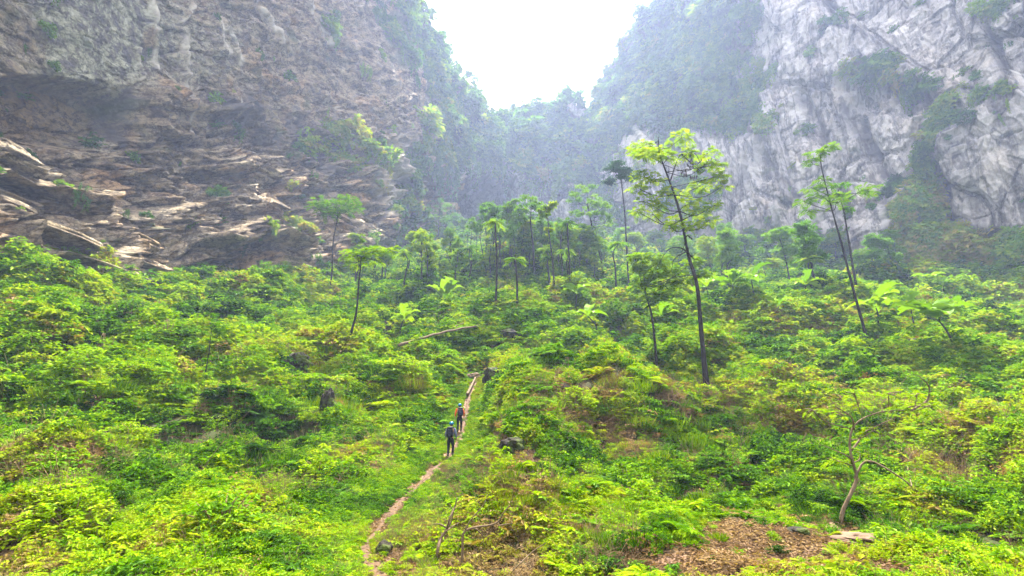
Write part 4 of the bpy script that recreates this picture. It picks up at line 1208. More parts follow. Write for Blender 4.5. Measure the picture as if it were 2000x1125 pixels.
place_tree('slender_tree', 'thin dark tree with a loose yellow-green crown below the big feathery tree',
    [(1284, 728), (1276, 660), (1268, 600), (1262, 560)], .15, .07,
    [(1262, 500, 24, 8), (1290, 510, 24, 9), (1250, 525, 18, 8), (1320, 522, 26, 9), (1275, 540, 26, 9), (1305, 552, 26, 8), (1250, 558, 18, 7), (1340, 545, 24, 8), (1240, 502, 12, 7), (1290, 575, 20, 7), (1350, 515, 18, 7), (1372, 540, 18, 7), (1268, 585, 16, 6)],
    'spray', M_YEL, seed=15, L=.62, dens=1.8)
place_tree('slender_tree', 'tall mossy-trunked tree with tiny tufts, standing in haze between the palm-like trees',
    [(1085, 590), (1081, 540), (1076, 480), (1070, 430), (1067, 405)], .16, .07,
    [(1068, 405, 12, 7), (1078, 398, 8, 4), (1064, 420, 9, 5), (1072, 445, 7, 4), (1058, 412, 6, 4)], 'fine', M_TREE, seed=16, leaf=.5, dens=.6)
for base, top, r, lab in [((968, 612), (968, 436), 16, 'tall palm-like tree with a small tuft on a straight dark trunk, tallest of its kind'),
                          ((1010, 624), (1007, 508), 15, 'shorter palm-like tree with an umbrella tuft low in the clearing'),
                          ((1113, 576), (1108, 436), 14, 'palm-like tree with a dense dark tuft beside the dead bare trunk'),
                          ((1072, 580), (1070, 506), 9, 'small palm-like tree half hidden in the haze behind the mossy trunk')]:
    place_tree('palm_like_tree', lab, [base, ((base[0] + top[0]) / 2 + 2, (base[1] + top[1]) / 2), top], .17, .11, [(top[0], top[1] - 1, r, 6, 0)], 'tuft', M_TREE, seed=base[0], wob=.08)
place_tree('palm_like_tree', 'thick-trunked palm-like tree with a drooping tuft before the pale rock wall', [(1598, 572), (1590, 540), (1583, 512)], .22, .16, [(1582, 510, 18, 6, 0)], 'tuft', M_TREE, seed=77)
place_tree('dead_tree', 'bare dead trunk without crown standing beside a palm-like tree', [(1099, 562), (1097, 510), (1096, 458)], .14, .10, [], 'fine', M_TREE, cat='dead tree', seed=21)
place_tree('hazy_tree', 'large hazy tree with a rounded dome crown in front of the cave mouth',
    [(1045, 556), (1041, 480), (1037, 440), (1036, 415)], .26, .10,
    [(1034, 394, 20, 6), (1020, 404, 16, 8), (1050, 402, 15, 9), (1012, 420, 12, 9), (1058, 420, 10, 9), (1034, 412, 18, 8), (1022, 432, 10, 8), (1052, 436, 8, 8)], 'fine', M_HAZETREE, seed=22, leaf=.42, dens=.75)
place_tree('hazy_tree', 'wide hazy tree with two curved trunks and a full crown beside the dark umbrella tree',
    [(1168, 552), (1163, 490), (1155, 440), (1146, 400)], .24, .10,
    [(1140, 380, 22, 7), (1122, 392, 16, 8), (1160, 380, 16, 7), (1150, 398, 22, 9), (1174, 412, 14, 12), (1180, 438, 12, 16), (1130, 412, 14, 9), (1160, 430, 16, 14), (1120, 376, 10, 5)], 'fine', M_HAZETREE, seed=23, leaf=.42, dens=.7,
    bare=[[(1176, 524), (1168, 480), (1162, 440), (1158, 405)]])
place_tree('hazy_tree', 'hazy tree with a spreading crown standing against the smaller cave mouth',
    [(858, 490), (856, 450), (858, 420), (860, 400)], .24, .10,
    [(858, 398, 16, 7), (842, 408, 14, 8), (876, 408, 16, 8), (890, 424, 14, 10), (872, 430, 16, 12), (846, 428, 12, 9), (890, 445, 14, 10), (880, 462, 18, 9)], 'fine', M_HAZETREE, seed=24, leaf=.42, dens=.7, bare=[[(857, 478), (866, 460), (876, 440)]])
place_tree('hazy_tree', 'flat-crowned grey tree just over the tallest palm-like tree', [(966, 520), (963, 460), (958, 420), (956, 408)], .2, .09,
    [(957, 404, 18, 5), (945, 412, 9, 4), (968, 410, 10, 4)], 'fine', M_DARKLEAF, seed=25, leaf=.45, dens=.5)
place_tree('slender_tree', 'thin faint tree with a sparse grey-green crown before the pale wall', [(1545, 500), (1536, 440), (1528, 385)], .17, .06,
    [(1526, 378, 12, 7), (1535, 392, 14, 7), (1520, 396, 10, 6), (1532, 410, 9, 6)], 'fine', M_HAZETREE, seed=26, leaf=.45, dens=.3)
place_tree('slender_tree', 'thin tree with a ragged crown close behind the leaning layered tree', [(1678, 590), (1664, 500), (1650, 420), (1640, 370)], .2, .06,
    [(1640, 366, 18, 9), (1655, 385, 16, 8), (1632, 385, 12, 7), (1660, 405, 10, 7)], 'fine', M_HAZETREE, seed=27, leaf=.45, dens=.35)
place_tree('dead_tree', 'pale bare pole of a dead tree behind the big yellow-green tree', [(1412, 470), (1405, 410), (1402, 362)], .17, .09, [], 'fine', M_TREE, bark=M_BARK2, cat='dead tree', seed=28)
place_tree('sapling', 'thin sapling with a small bright tuft on the open left slope', [(394, 758), (405, 712), (416, 640)], .05, .02, [(420, 636, 15, 12), (425, 650, 10, 8)], 'spray', M_TREE, cat='sapling', seed=29, L=.3, dens=.7, vr=(.2, .6))
place_tree('dead_sapling', 'bare thin grey sapling leaning above the brown bank on the left slope', [(408, 642), (430, 600), (452, 552)], .04, .015, [], 'spray', M_TREE, cat='sapling', seed=30)
place_tree('crooked_tree', 'small crooked tree with a brown S-shaped trunk and thin wiry branches beside the bare soil',
    [(1634, 1028), (1645, 1000), (1662, 965), (1674, 935), (1665, 905), (1660, 870), (1666, 835), (1690, 815), (1730, 803), (1785, 801)], .065, .012,
    [(1700, 790, 26, 5), (1640, 810, 26, 6), (1760, 795, 34, 5), (1600, 800, 22, 6), (1720, 770, 30, 6), (1660, 770, 26, 6), (1820, 790, 24, 5), (1640, 900, 30, 8), (1680, 885, 20, 6), (1700, 840, 26, 6), (1780, 770, 22, 5)],
    'spray', M_TREE, bark=M_BARK2, cat='tree', seed=31, L=.22, dens=.34, wob=.02, vr=(.5, 1),
    bare=[[(1666, 838), (1650, 815), (1622, 793)], [(1663, 880), (1680, 862), (1700, 845), (1745, 818)], [(1785, 801), (1822, 782), (1810, 755), (1780, 735)], [(1674, 935), (1700, 900), (1745, 930), (1770, 948), (1800, 940)], [(1666, 905), (1640, 890), (1600, 870)]])

# ---- fill trees: a few kinds, copied
def proto_tree(kind, seed):
    g = np.random.default_rng(seed)
    root = empty({'slim': 'young_tree', 'tall': 'thin_tree', 'dome': 'forest_tree', 'palm': 'palm_like_tree', 'rim': 'cliff_top_tree', 'layer': 'layered_tree'}[kind], (0, 0, 0))
    tb, cb = MB(), MB()
    H = {'slim': 9, 'tall': 15, 'dome': 12, 'palm': 7, 'rim': 9, 'layer': 8}[kind]
    T = wobble([[0, 0, -.5], [g.normal() * .3, g.normal() * .3, H * .5], [g.normal() * .6, g.normal() * .6, H * .9]], 20, .4, g)
    rr = np.linspace(.15, .05, 20)
    tube(tb, T, rr, 6)
    if kind == 'palm':
        tuft(cb, T[-1], 1.4, g)
    else:
        npad = {'slim': 8, 'tall': 6, 'dome': 12, 'rim': 10, 'layer': 9}[kind]
        for _ in range(npad):
            i = int(g.integers({'slim': 9, 'tall': 15, 'dome': 9, 'rim': 6, 'layer': 7}[kind], 20))
            w = {'slim': 1.5, 'tall': 1.5, 'dome': 2.9, 'rim': 2.6, 'layer': 2.2}[kind]
            a = g.uniform(0, 6.28)
            c = T[i] + np.array([math.cos(a), math.sin(a), 0]) * w * g.uniform(.2, 1.0) * (1.15 - i / 26) + [0, 0, g.uniform(.3, 1.3)]
            limb(tb, T[i], c, rr[i] * .5, .03, g, .1, 6, 4)
            if kind == 'layer': spray_leaves(cb, c, 70, [1.3, 1.2, .22], g, .62, 6)
            else: leaf_cloud(cb, c, {'slim': 340, 'tall': 200, 'dome': 420, 'rim': 560}[kind], np.array([1.25, 1.25, .75]) * (1.15 if kind not in ('slim', 'tall') else .8), g, .30 if kind in ('slim', 'tall') else .36)
    mat = {'slim': M_TREE, 'tall': M_HAZETREE, 'dome': M_HAZETREE, 'palm': M_TREE, 'rim': M_HAZETREE, 'layer': M_TREE}[kind]
    tb.build('trunk', M_BARK, root, True); cb.build('crown', mat, root)
    return root

REC = []
class Kind:
    """first placement moves the prototype itself, later ones copy it and each of its parts"""
    def __init__(s, root): s.root, s.used, s.kids = root, False, tree_children(root)
    def put(s, loc, rz, sc, label, cat, group, tilt=(0, 0)):
        if not s.used: r = s.root; s.used = True
        else:
            r = s.root.copy(); COL.objects.link(r)
            for ch in s.kids:
                c = ch.copy(); COL.objects.link(c); c.parent = r
        r.location = loc; r.rotation_euler = (tilt[0], tilt[1], rz); r.scale = (sc,) * 3 if np.isscalar(sc) else sc
        tag(r, label, cat, group)
        if group: REC.append((r, label.split(' | ')[0], np.array(loc, float)))
        return r

KS = {k: [Kind(proto_tree(k, 500 + 10 * j + i)) for i in range(n)] for j, (k, n) in enumerate([('slim', 4), ('tall', 3), ('dome', 3), ('palm', 1), ('rim', 3), ('layer', 3)])}
gf = np.random.default_rng(31)
def fill(kinds, n, x0, x1, ya, yb, h0, h1, label, group):
    """ya, yb: py of the belt at x0 and x1 as functions of px (low, high)"""
    for i in range(n):
        px = gf.uniform(x0, x1); f = (px - x0) / (x1 - x0)
        lo = ya[0] + (ya[1] - ya[0]) * f; hi = yb[0] + (yb[1] - yb[0]) * f
        p = hit(px, gf.uniform(lo, hi))
        k = kinds[int(gf.integers(len(kinds)))]
        kk = KS[k][int(gf.integers(len(KS[k])))]
        H = {'slim': 9, 'tall': 15, 'dome': 12, 'palm': 7, 'rim': 9, 'layer': 8}[k]
        sc = gf.uniform(h0, h1) / H
        if p[1] > wall_Y(p[0] / p[1], .3) - 3: continue
        kk.put(p, gf.uniform(0, 6.28), sc, {'slim': 'slender young tree', 'tall': 'tall thin tree', 'dome': 'round-crowned tree', 'palm': 'small palm-like tree', 'rim': 'tree', 'layer': 'layered young tree'}[k] + ' | ' + label, 'tree', group, (gf.normal() * .05, gf.normal() * .05))
fill(['slim', 'slim', 'tall', 'tall', 'dome'], 52, 760, 1220, (478, 492), (520, 530), 7, 14, 'slender tree in the blue haze of the stand before the back wall', 'hazy trees before the back wall')
fill(['slim', 'layer', 'slim', 'palm'], 46, 690, 1230, (520, 525), (585, 580), 6, 11, 'young bright green tree in the thicket around the palm-like trees', 'young trees in the middle thicket')
fill(['slim', 'tall', 'layer', 'dome'], 44, 1240, 1760, (500, 500), (575, 580), 7, 14, 'young tree of the belt along the foot of the pale wall', 'young trees along the pale wall')
fill(['tall'], 22, 900, 1235, (528, 535), (556, 556), 8, 14, 'x', 'thin trees in the middle stand')
fill(['layer', 'slim', 'dome'], 20, 1760, 2010, (500, 520), (560, 575), 3, 6, 'yellowish scrubby tree on the bank under the pale wall', 'scrubby trees under the pale wall')
fill(['layer', 'slim'], 12, 560, 720, (530, 500), (575, 590), 2.5, 4.5, 'small bright tree at the foot of the brown cliff', 'small trees at the brown cliff foot')
fill(['layer', 'slim'], 8, 400, 560, (520, 525), (540, 545), 2, 3.5, 'low bushy tree on the ledge under the brown cliff', 'low trees under the brown cliff')

# ---- trees on the rim against the sky
RIM = [(762, -30, 14), (812, 8, 13), (838, 40, 10), (862, 84, 11), (876, 118, 10), (893, 148, 9), (912, 160, 10), (928, 172, 9), (940, 202, 8), (962, 226, 5), (980, 222, 8), (1005, 218, 8), (1022, 224, 5), (1040, 226, 5), (1052, 222, 9), (1072, 214, 6),
       (1088, 206, 8), (1106, 200, 10), (1124, 204, 9), (1140, 212, 8), (1158, 200, 6), (1170, 168, 8), (1184, 142, 8), (1200, 122, 7), (1214, 106, 8), (1226, 78, 7), (1243, 60, 9), (1256, 34, 8), (1282, 18, 8), (1300, 0, 9), (1210, 140, 8), (1240, 100, 8), (1270, 60, 8), (1190, 180, 8),
       (1232, 145, 8), (1300, 40, 8), (1320, 90, 8), (875, 160, 8), (900, 190, 8), (920, 215, 8), (850, 110, 9), (835, 80, 9), (1100, 225, 7), (1150, 230, 7), (1350, 40, 8), (1380, 110, 8)]
RIML = {10: 'small lone tree standing up on the lowest saddle of the rim', 11: 'round-topped tree second along the lowest saddle of the rim', 14: 'leaning dark tree in the middle of the rim saddle', 17: 'tallest dense tree on the rim, right of the saddle trees', 1: 'ragged tree hanging over the rim at the top edge of the sky', 6: 'bushy tree on the shoulder of the dark overhanging rim', 26: 'bushy tree high on the slanting rim of the pale wall'}
for i, (px, py, h) in enumerate(RIM):
    t, e = te(px, py + 6)
    et = float(e_top(t))
    e = min(float(e), et)
    Y = float(wall_Y(float(t), e)) + 1.0
    KS['rim'][i % 3].put((t * Y, Y, e * Y - 1.0), i * 1.7, h / 9.0 * (.85 + .3 * ((i * 37) % 10) / 10), RIML.get(i, 'hazy rim tree | x'), 'tree', None if i in RIML else 'hazy trees crowding the rim')

# ---- trees rooted on the steep vegetated slopes of the walls
def slope_trees():
    g = np.random.default_rng(88); n = 0
    for (o, P, pxx, pyy), m in zip(CL, (12, 34, 50)):
        d = veg_density(pxx, pyy) * ((pyy > -20) & (pyy < 420) & (pxx > 730) & (pxx < 2000))
        p = (d * np.abs(np.gradient(pxx, axis=1)) * np.abs(np.gradient(pyy, axis=0)) * (d > .5)).ravel()
        for i in g.choice(len(p), m, p=p / p.sum(), replace=False):
            q = P[:-3].reshape(-1, 3)[i]
            n += 1
            KS['rim'][n % 3].put(q - [0, 0, .6], g.uniform(0, 6.28), q[1] / 260 * g.uniform(.5, 1.0), 'bushy wall tree | x', 'tree', 'trees on the steep overgrown walls')
slope_trees()

# ---- shrubs that stand out of the undergrowth
def proto_shrub(seed, kind):
    g = np.random.default_rng(seed)
    root = empty('shrub', (0, 0, 0))
    mb = clump(kind, 1300, 1.0, 1.0, .14, seed)
    st = MB()
    for _ in range(9):
        e = rdir(1, g)[0] * .7; e[2] = abs(e[2]) + .4
        tube(st, smooth_path([[0, 0, -.2], e * .5 + g.normal(size=3) * .08, e * .95], 6), np.linspace(.025, .008, 6), 4)
    mb.build('foliage', M_TREE, root); st.build('stem', M_TWIG, root, True)
    return Kind(root)
SH = [proto_shrub(601, 'broad'), proto_shrub(602, 'fine'), proto_shrub(603, 'broad'), proto_shrub(604, 'fine')]
def shrubs(n, x0, x1, y0, y1, s0, s1, label, group):
    for i in range(n):
        px, py = gf.uniform(x0, x1), gf.uniform(y0, y1)
        p = hit(px, py)
        if seg_dist(p[0], p[1], TR_XY) < 1.5 + .03 * p[1] or bare_mask(p[None])[0] > .3 or p[1] > wall_Y(p[0] / p[1], .3) - 2: continue
        s = gf.uniform(s0, s1)
        SH[int(gf.integers(4))].put(p - [0, 0, .1], gf.uniform(0, 6.28), (s, s, s * gf.uniform(.7, 1.1)), label, 'shrub', group)
shrubs(50, 40, 860, 540, 760, 1.0, 2.2, 'rounded leafy shrub | x', 'shrubs beneath the brown cliff')
shrubs(60, 940, 1650, 540, 700, 1.3, 2.8, 'leafy shrub | x', 'shrubs among the boulders')
shrubs(26, 0, 700, 760, 1080, .6, 1.2, 'low leafy shrub | x', 'low shrubs beside the lower trail')
shrubs(34, 1000, 2000, 720, 1000, .7, 1.3, 'low bushy shrub | x', 'low shrubs around the boulder mound')
shrubs(20, 1700, 2000, 580, 720, 1.0, 2.0, 'pale green shrub | x', 'shrubs beyond the banana plants')

# ---- banana plants
def banana(px, py, h, nl, label, seed, L=2.2):
    g = np.random.default_rng(seed)
    f = hit(px, py)
    root = empty('banana_plant', f); tag(root, label, 'banana plant')
    L *= 1.02; h = h * 1.15 + .5
    st = MB(); T = wobble([[0, 0, -.3], [g.normal() * .12, 0, h * .5], [g.normal() * .2, g.normal() * .2, h]], 12, .06, g)
    tube(st, T, np.linspace(.13, .06, 12), 8)
    st.build('stem', M_BARK, root, True)
    lf = MB()
    for k in range(nl):
        a = k * 2.4 + g.uniform(-.4, .4)
        up = g.uniform(.5, 1.7); LL = L * g.uniform(.7, 1.2)
        s = np.linspace(0, 1, 16)
        mid = T[-1] + V3(np.cos(a) * s * LL * .9, np.sin(a) * s * LL * .9, LL * (up * s - (.45 + .35 * up) * s * s))
        d = norm(np.gradient(mid, axis=0)); sd = norm(np.cross(d, [0, 0, 1.0])); nn = np.cross(sd, d)
        w = .23 * LL * np.clip(np.sin(np.clip((s - .1) / .9, 0, 1) ** .75 * math.pi), 0, 1) ** .55 + .012
        rows = [mid + sd * (w * q)[:, None] + nn * (abs(q) * w * .35 * (1 + .15 * np.sin(s * 40)))[:, None] for q in (-1, -.5, 0, .5, 1)]
        Fc = grid_faces(5, 16)
        keep = ~(((np.arange(len(Fc)) // 15) % 3 == 0) & (g.uniform(0, 1, len(Fc)) < .18))
        lf.add(np.array(rows).reshape(-1, 3), Fc[keep], None, g.uniform(0, 1))
    lf.build('foliage', M_BANANA, root)
for a in [(1722, 668, 2.9, 9, 'largest banana plant, wide fronds spreading over the dark hollow beside the leaning tree', 1, 3.4), (1790, 660, 2.6, 3, 'banana plant with one upright paddle leaf, between two wide-leaved ones', 2, 2.8),
          (1858, 690, 2.3, 10, 'banana plant with many arching ribbed leaves at the edge of the pale slope', 3, 3.2), (1440, 612, 3.2, 8, 'banana plant with a star of leaves on a dark stem right of the big tree', 4, 2.8),
          (1478, 605, 3.2, 6, 'banana plant with broad upright leaves, second in the pair past the big tree', 5, 2.8), (1515, 636, 1.6, 7, 'low banana plant with a hanging orange dead leaf under it', 6, 2.7),
          (1578, 600, 2.4, 6, 'banana plant half hidden below the thick-trunked palm-like tree', 7, 2.8), (1828, 595, 3.3, 9, 'banana plant with pale star-shaped crown at the foot of the pale wall', 8, 3.0), (1850, 600, 2.9, 7, 'smaller banana plant touching the pale star-shaped one', 9, 2.6),
          (868, 608, 1.2, 8, 'bright banana plant alone on the slope below the small cave mouth', 10, 3.4), (780, 672, 2.1, 9, 'small banana plant over the end of the fallen log', 11, 1.9), (1126, 620, 2.4, 7, 'banana plant with a curled pale leaf in the centre thicket', 12, 3.0),
          (1162, 660, 1.8, 7, 'banana plant just downhill of the one with the curled leaf', 13, 2.2), (1385, 600, 2.2, 6, 'banana plant seen beside the trunk of the big yellow-green tree', 14, 2.8), (1300, 650, 1.2, 6, 'low banana plant between two dark trunks', 15, 2.2)]:
    banana(*a)

# ------------------------------------------------------------------ rocks, logs, branches
def boulder(px, py, w, h, label, seed, name='boulder', mat=None, dep=None, squash=1.0, lift=0.0):
    f = hit(px, py)
    k = f[1] / F
    rx, rz = w * k / 2, h * k / 2
    ry = dep or rx
    n1, n2 = 64, 40
    th, ph = np.meshgrid(np.linspace(0, 2 * math.pi, n1, endpoint=False), np.linspace(0.02, math.pi - .02, n2))
    D = V3(np.sin(ph) * np.cos(th), np.sin(ph) * np.sin(th), np.cos(ph))
    q = D * 1.3 + seed * 7.1
    r = 1 + .30 * fbm(q, seed, 3) + .22 * ridged(q * 1.4, seed + 5, 4)
    # facets
    cell = np.abs(noise3(D * 2.4 + seed, 7))
    r = r - .12 * cell
    P = D * r[..., None] * [rx, ry, rz]
    mb = MB(); mb.add(P.reshape(-1, 3), grid_faces(n2, n1, True)[:, ::-1])
    o = mb.build(name, mat or M_MOSSROCK, smooth=True)
    o.location = f + [0, 0, rz * (.35 + lift)]
    o.rotation_euler = (0, 0, seed)
    o.rotation_euler = (0, 0, .2 * seed % .6)
    return tag(o, label, 'rock')
boulder(970, 752, 48, 44, 'dark leafy boulder beside the top end of the trail', 1)
boulder(1000, 880, 44, 34, 'arched mossy boulder with a dark hollow side, right of the walkers', 2)
boulder(750, 1080, 28, 26, 'small black rock on the soil at the lowest bend of the trail', 3)
boulder(642, 800, 30, 52, 'upright pointed brown rock poking from bushes on the open slope', 4)
boulder(925, 738, 26, 14, 'flat pale stone at the very top of the trail', 5, mat=M_BARK2)
boulder(1100, 758, 22, 12, 'flat grey stone lying on the mound above the arched boulder', 6, mat=noise_mat('grey_stone', [(.3, (.05, .05, .05)), (.7, (.12, .115, .115))], 2, 8))
boulder(1560, 1040, 34, 14, 'thin dark slab of rock at the top edge of the bare soil', 7)
boulder(1690, 1062, 80, 26, 'pale tan rock half buried in the bare soil', 8, mat=noise_mat('tan_stone', [(.3, (.05, .03, .017)), (.7, (.12, .075, .045))], 2, 8))
boulder(100, 536, 140, 30, 'long dark mossy outcrop on the crest beneath the brown cliff', 9, name='rock_outcrop', dep=3.0)
boulder(250, 562, 130, 36, 'rounded mossy outcrop, lower of the two on the crest', 10, name='rock_outcrop', dep=3.0)
boulder(580, 722, 56, 44, 'dark hollow boulder behind bushes on the left slope', 13)
boulder(432, 822, 40, 18, 'low dark boulder on the left slope', 14)
boulder(1760, 692, 90, 36, 'black boulder in the hollow beneath the largest banana plant', 15, dep=4)
boulder(740, 580, 40, 24, 'small grey boulder near the foot of the crooked thin tree', 16)
boulder(1000, 662, 50, 26, 'dark boulder uphill of the fallen log', 17)
boulder(1080, 650, 40, 30, 'dark boulder in the gap below the centre palm-like trees', 18)

def pole(name, label, cat, pxs, r0, r1, mat, lift=.2, twigs=(), part=None, sides=8):
    pts = [hit(a, b) + [0, 0, lift] for a, b in pxs]
    if lift > 1: pts = [pts[0] * (1 - s) + pts[-1] * s + [0, 0, .2 * math.sin(s * 3.1)] for s in (0, .3, .6, 1)]
    Y0 = pts[0][1]
    o_ = pts[0].copy()
    P = np.array(pts) - o_
    mb = MB(); tube(mb, smooth_path(P, 26) + V3(0 * np.arange(26), 0., .03 * np.sin(np.arange(26) * 1.3)), np.linspace(r0, r1, 26), sides)
    for tw in twigs:
        Q = np.array([hit(a, b) + [0, 0, lift] for a, b in tw]) - o_
        tube(mb, smooth_path(Q, 12), np.linspace(r1 * 1.3, r1 * .5, 12), 6)
    o = mb.build(name, mat, smooth=True)
    o.location = o_
    return tag(o, label, cat)
def branch_up(name, label, cat, pxs, r0, r1, mat, twigs=()):
    """a branch standing clear of the ground: all points at the distance of its foot"""
    f = hit(*pxs[0]); Y = f[1]
    gg = np.random.default_rng(int(pxs[0][0]))
    P = [f * 0 - [0, 0, .1]] + [at(a, b, Y) - f + [0, gg.normal() * .12, 0] for a, b in pxs[1:]]
    mb = MB(); tube(mb, smooth_path(P, 24), np.linspace(r0, r1, 24), 7)
    for tw in twigs:
        Q = [at(a, b, Y) - f + [0, gg.normal() * .1, 0] for a, b in tw]
        tube(mb, smooth_path(Q, 12), np.linspace(r0 * .55, r1 * .5, 12), 5)
    o = mb.build(name, mat, smooth=True); o.location = f
    return tag(o, label, cat)
pole('fallen_log', 'long pale fallen log lying across the slope above the trail', 'log', [(776, 712), (815, 692), (860, 680), (900, 674), (934, 668)], .14, .10, M_BARK2, 1.7, twigs=[[(880, 678), (890, 668), (905, 662)]])
pole('fallen_log', 'short straight pale log lying along the top of the trail', 'log', [(912, 778), (920, 762), (928, 745)], .10, .08, M_BARK2, .3)
pole('fallen_log', 'thin brown log lying by the small trees at the cliff foot', 'log', [(520, 628), (560, 624), (596, 620)], .14, .10, M_BARK, .7)
branch_up('dead_branch', 'forked pale dead branch standing beside the bare soil at the trail', 'branch', [(856, 1092), (858, 1070), (862, 1050), (872, 1035), (880, 1010), (888, 990), (893, 972)], .05, .015, M_BARK2,
    [[(870, 1038), (880, 1020), (884, 1000), (878, 985)], [(872, 1036), (860, 1024), (848, 1022)], [(873, 1034), (885, 1028), (896, 1022)], [(857, 1090), (875, 1095), (886, 1110), (905, 1118)]])
branch_up('dead_sapling', 'bent dead sapling arching to one side, next to the forked pale branch', 'sapling', [(902, 1112), (903, 1075), (906, 1040), (930, 1031), (958, 1027), (974, 1018), (984, 1000), (996, 985)], .035, .012, M_BARK2,
    [[(974, 1022), (1000, 1020)], [(930, 1031), (945, 1050), (938, 1065)], [(906, 1040), (920, 1015), (945, 985), (952, 965)]])
branch_up('dead_branch', 'long thin dead branch stretched over the bushes at the end of the mound', 'branch', [(1330, 752), (1270, 742), (1235, 738), (1205, 745), (1180, 752)], .05, .015, M_BARK, [[(1330, 775), (1290, 772), (1240, 765), (1190, 760)]])
branch_up('dead_branch', 'curved dry branch lying in the grass at the edge of the pale slope', 'branch', [(1875, 1046), (1900, 1048), (1920, 1052), (1930, 1060)], .04, .012, M_BARK2)
branch_up('dead_branch', 'slanting dry stick rising from the bushes below the trail', 'branch', [(985, 1122), (1010, 1100), (1040, 1078), (1066, 1060)], .02, .008, M_BARK2)
branch_up('vine', 'woody vine slanting across leaves on the left slope', 'vine', [(385, 930), (420, 880), (460, 830), (498, 790)], .018, .008, M_BARK2, [[(430, 870), (425, 840), (432, 810)]])
branch_up('broken_palm_frond', 'fan of withered pale fronds lying among leaves left of the walkers', 'dead frond', [(712, 905), (705, 892), (700, 882)], .03, .01, M_BARK2, [[(712, 905), (720, 890), (722, 880)], [(712, 905), (698, 898), (690, 890)], [(712, 905), (724, 900), (730, 890)], [(712, 905), (715, 885), (710, 878)]])

# ------------------------------------------------------------------ the two walkers, seen from behind
SK = plain_mat('skin', (0.22, 0.12, 0.075), 0.6)
def skinned(name, chains, mat, parent, sub=1, root_idx=0):
    """chains: list of [(co, radius), ...]; the first point of a later chain may be an index into the joints already placed"""
    V, E, Rr = [], [], []
    for ch in chains:
        prev = None
        for it in ch:
            if isinstance(it, int): prev = it; continue
            co, r = it
            V.append(co); Rr.append(r); i = len(V) - 1
            if prev is not None: E.append((prev, i))
            prev = i
    me = bpy.data.meshes.new(name)
    me.from_pydata(V, E, [])
    o = bpy.data.objects.new(name, me); COL.objects.link(o); o.parent = parent
    md = o.modifiers.new('skin', 'SKIN'); md.use_smooth_shade = True; md.use_x_symmetry = False
    for i, sv in enumerate(me.skin_vertices[0].data):
        r = Rr[i]; sv.radius = r if isinstance(r, tuple) else (r, r); sv.use_root = (i == root_idx)
    s = o.modifiers.new('sub', 'SUBSURF'); s.levels = sub; s.render_levels = sub
    me.materials.append(mat)
    return o

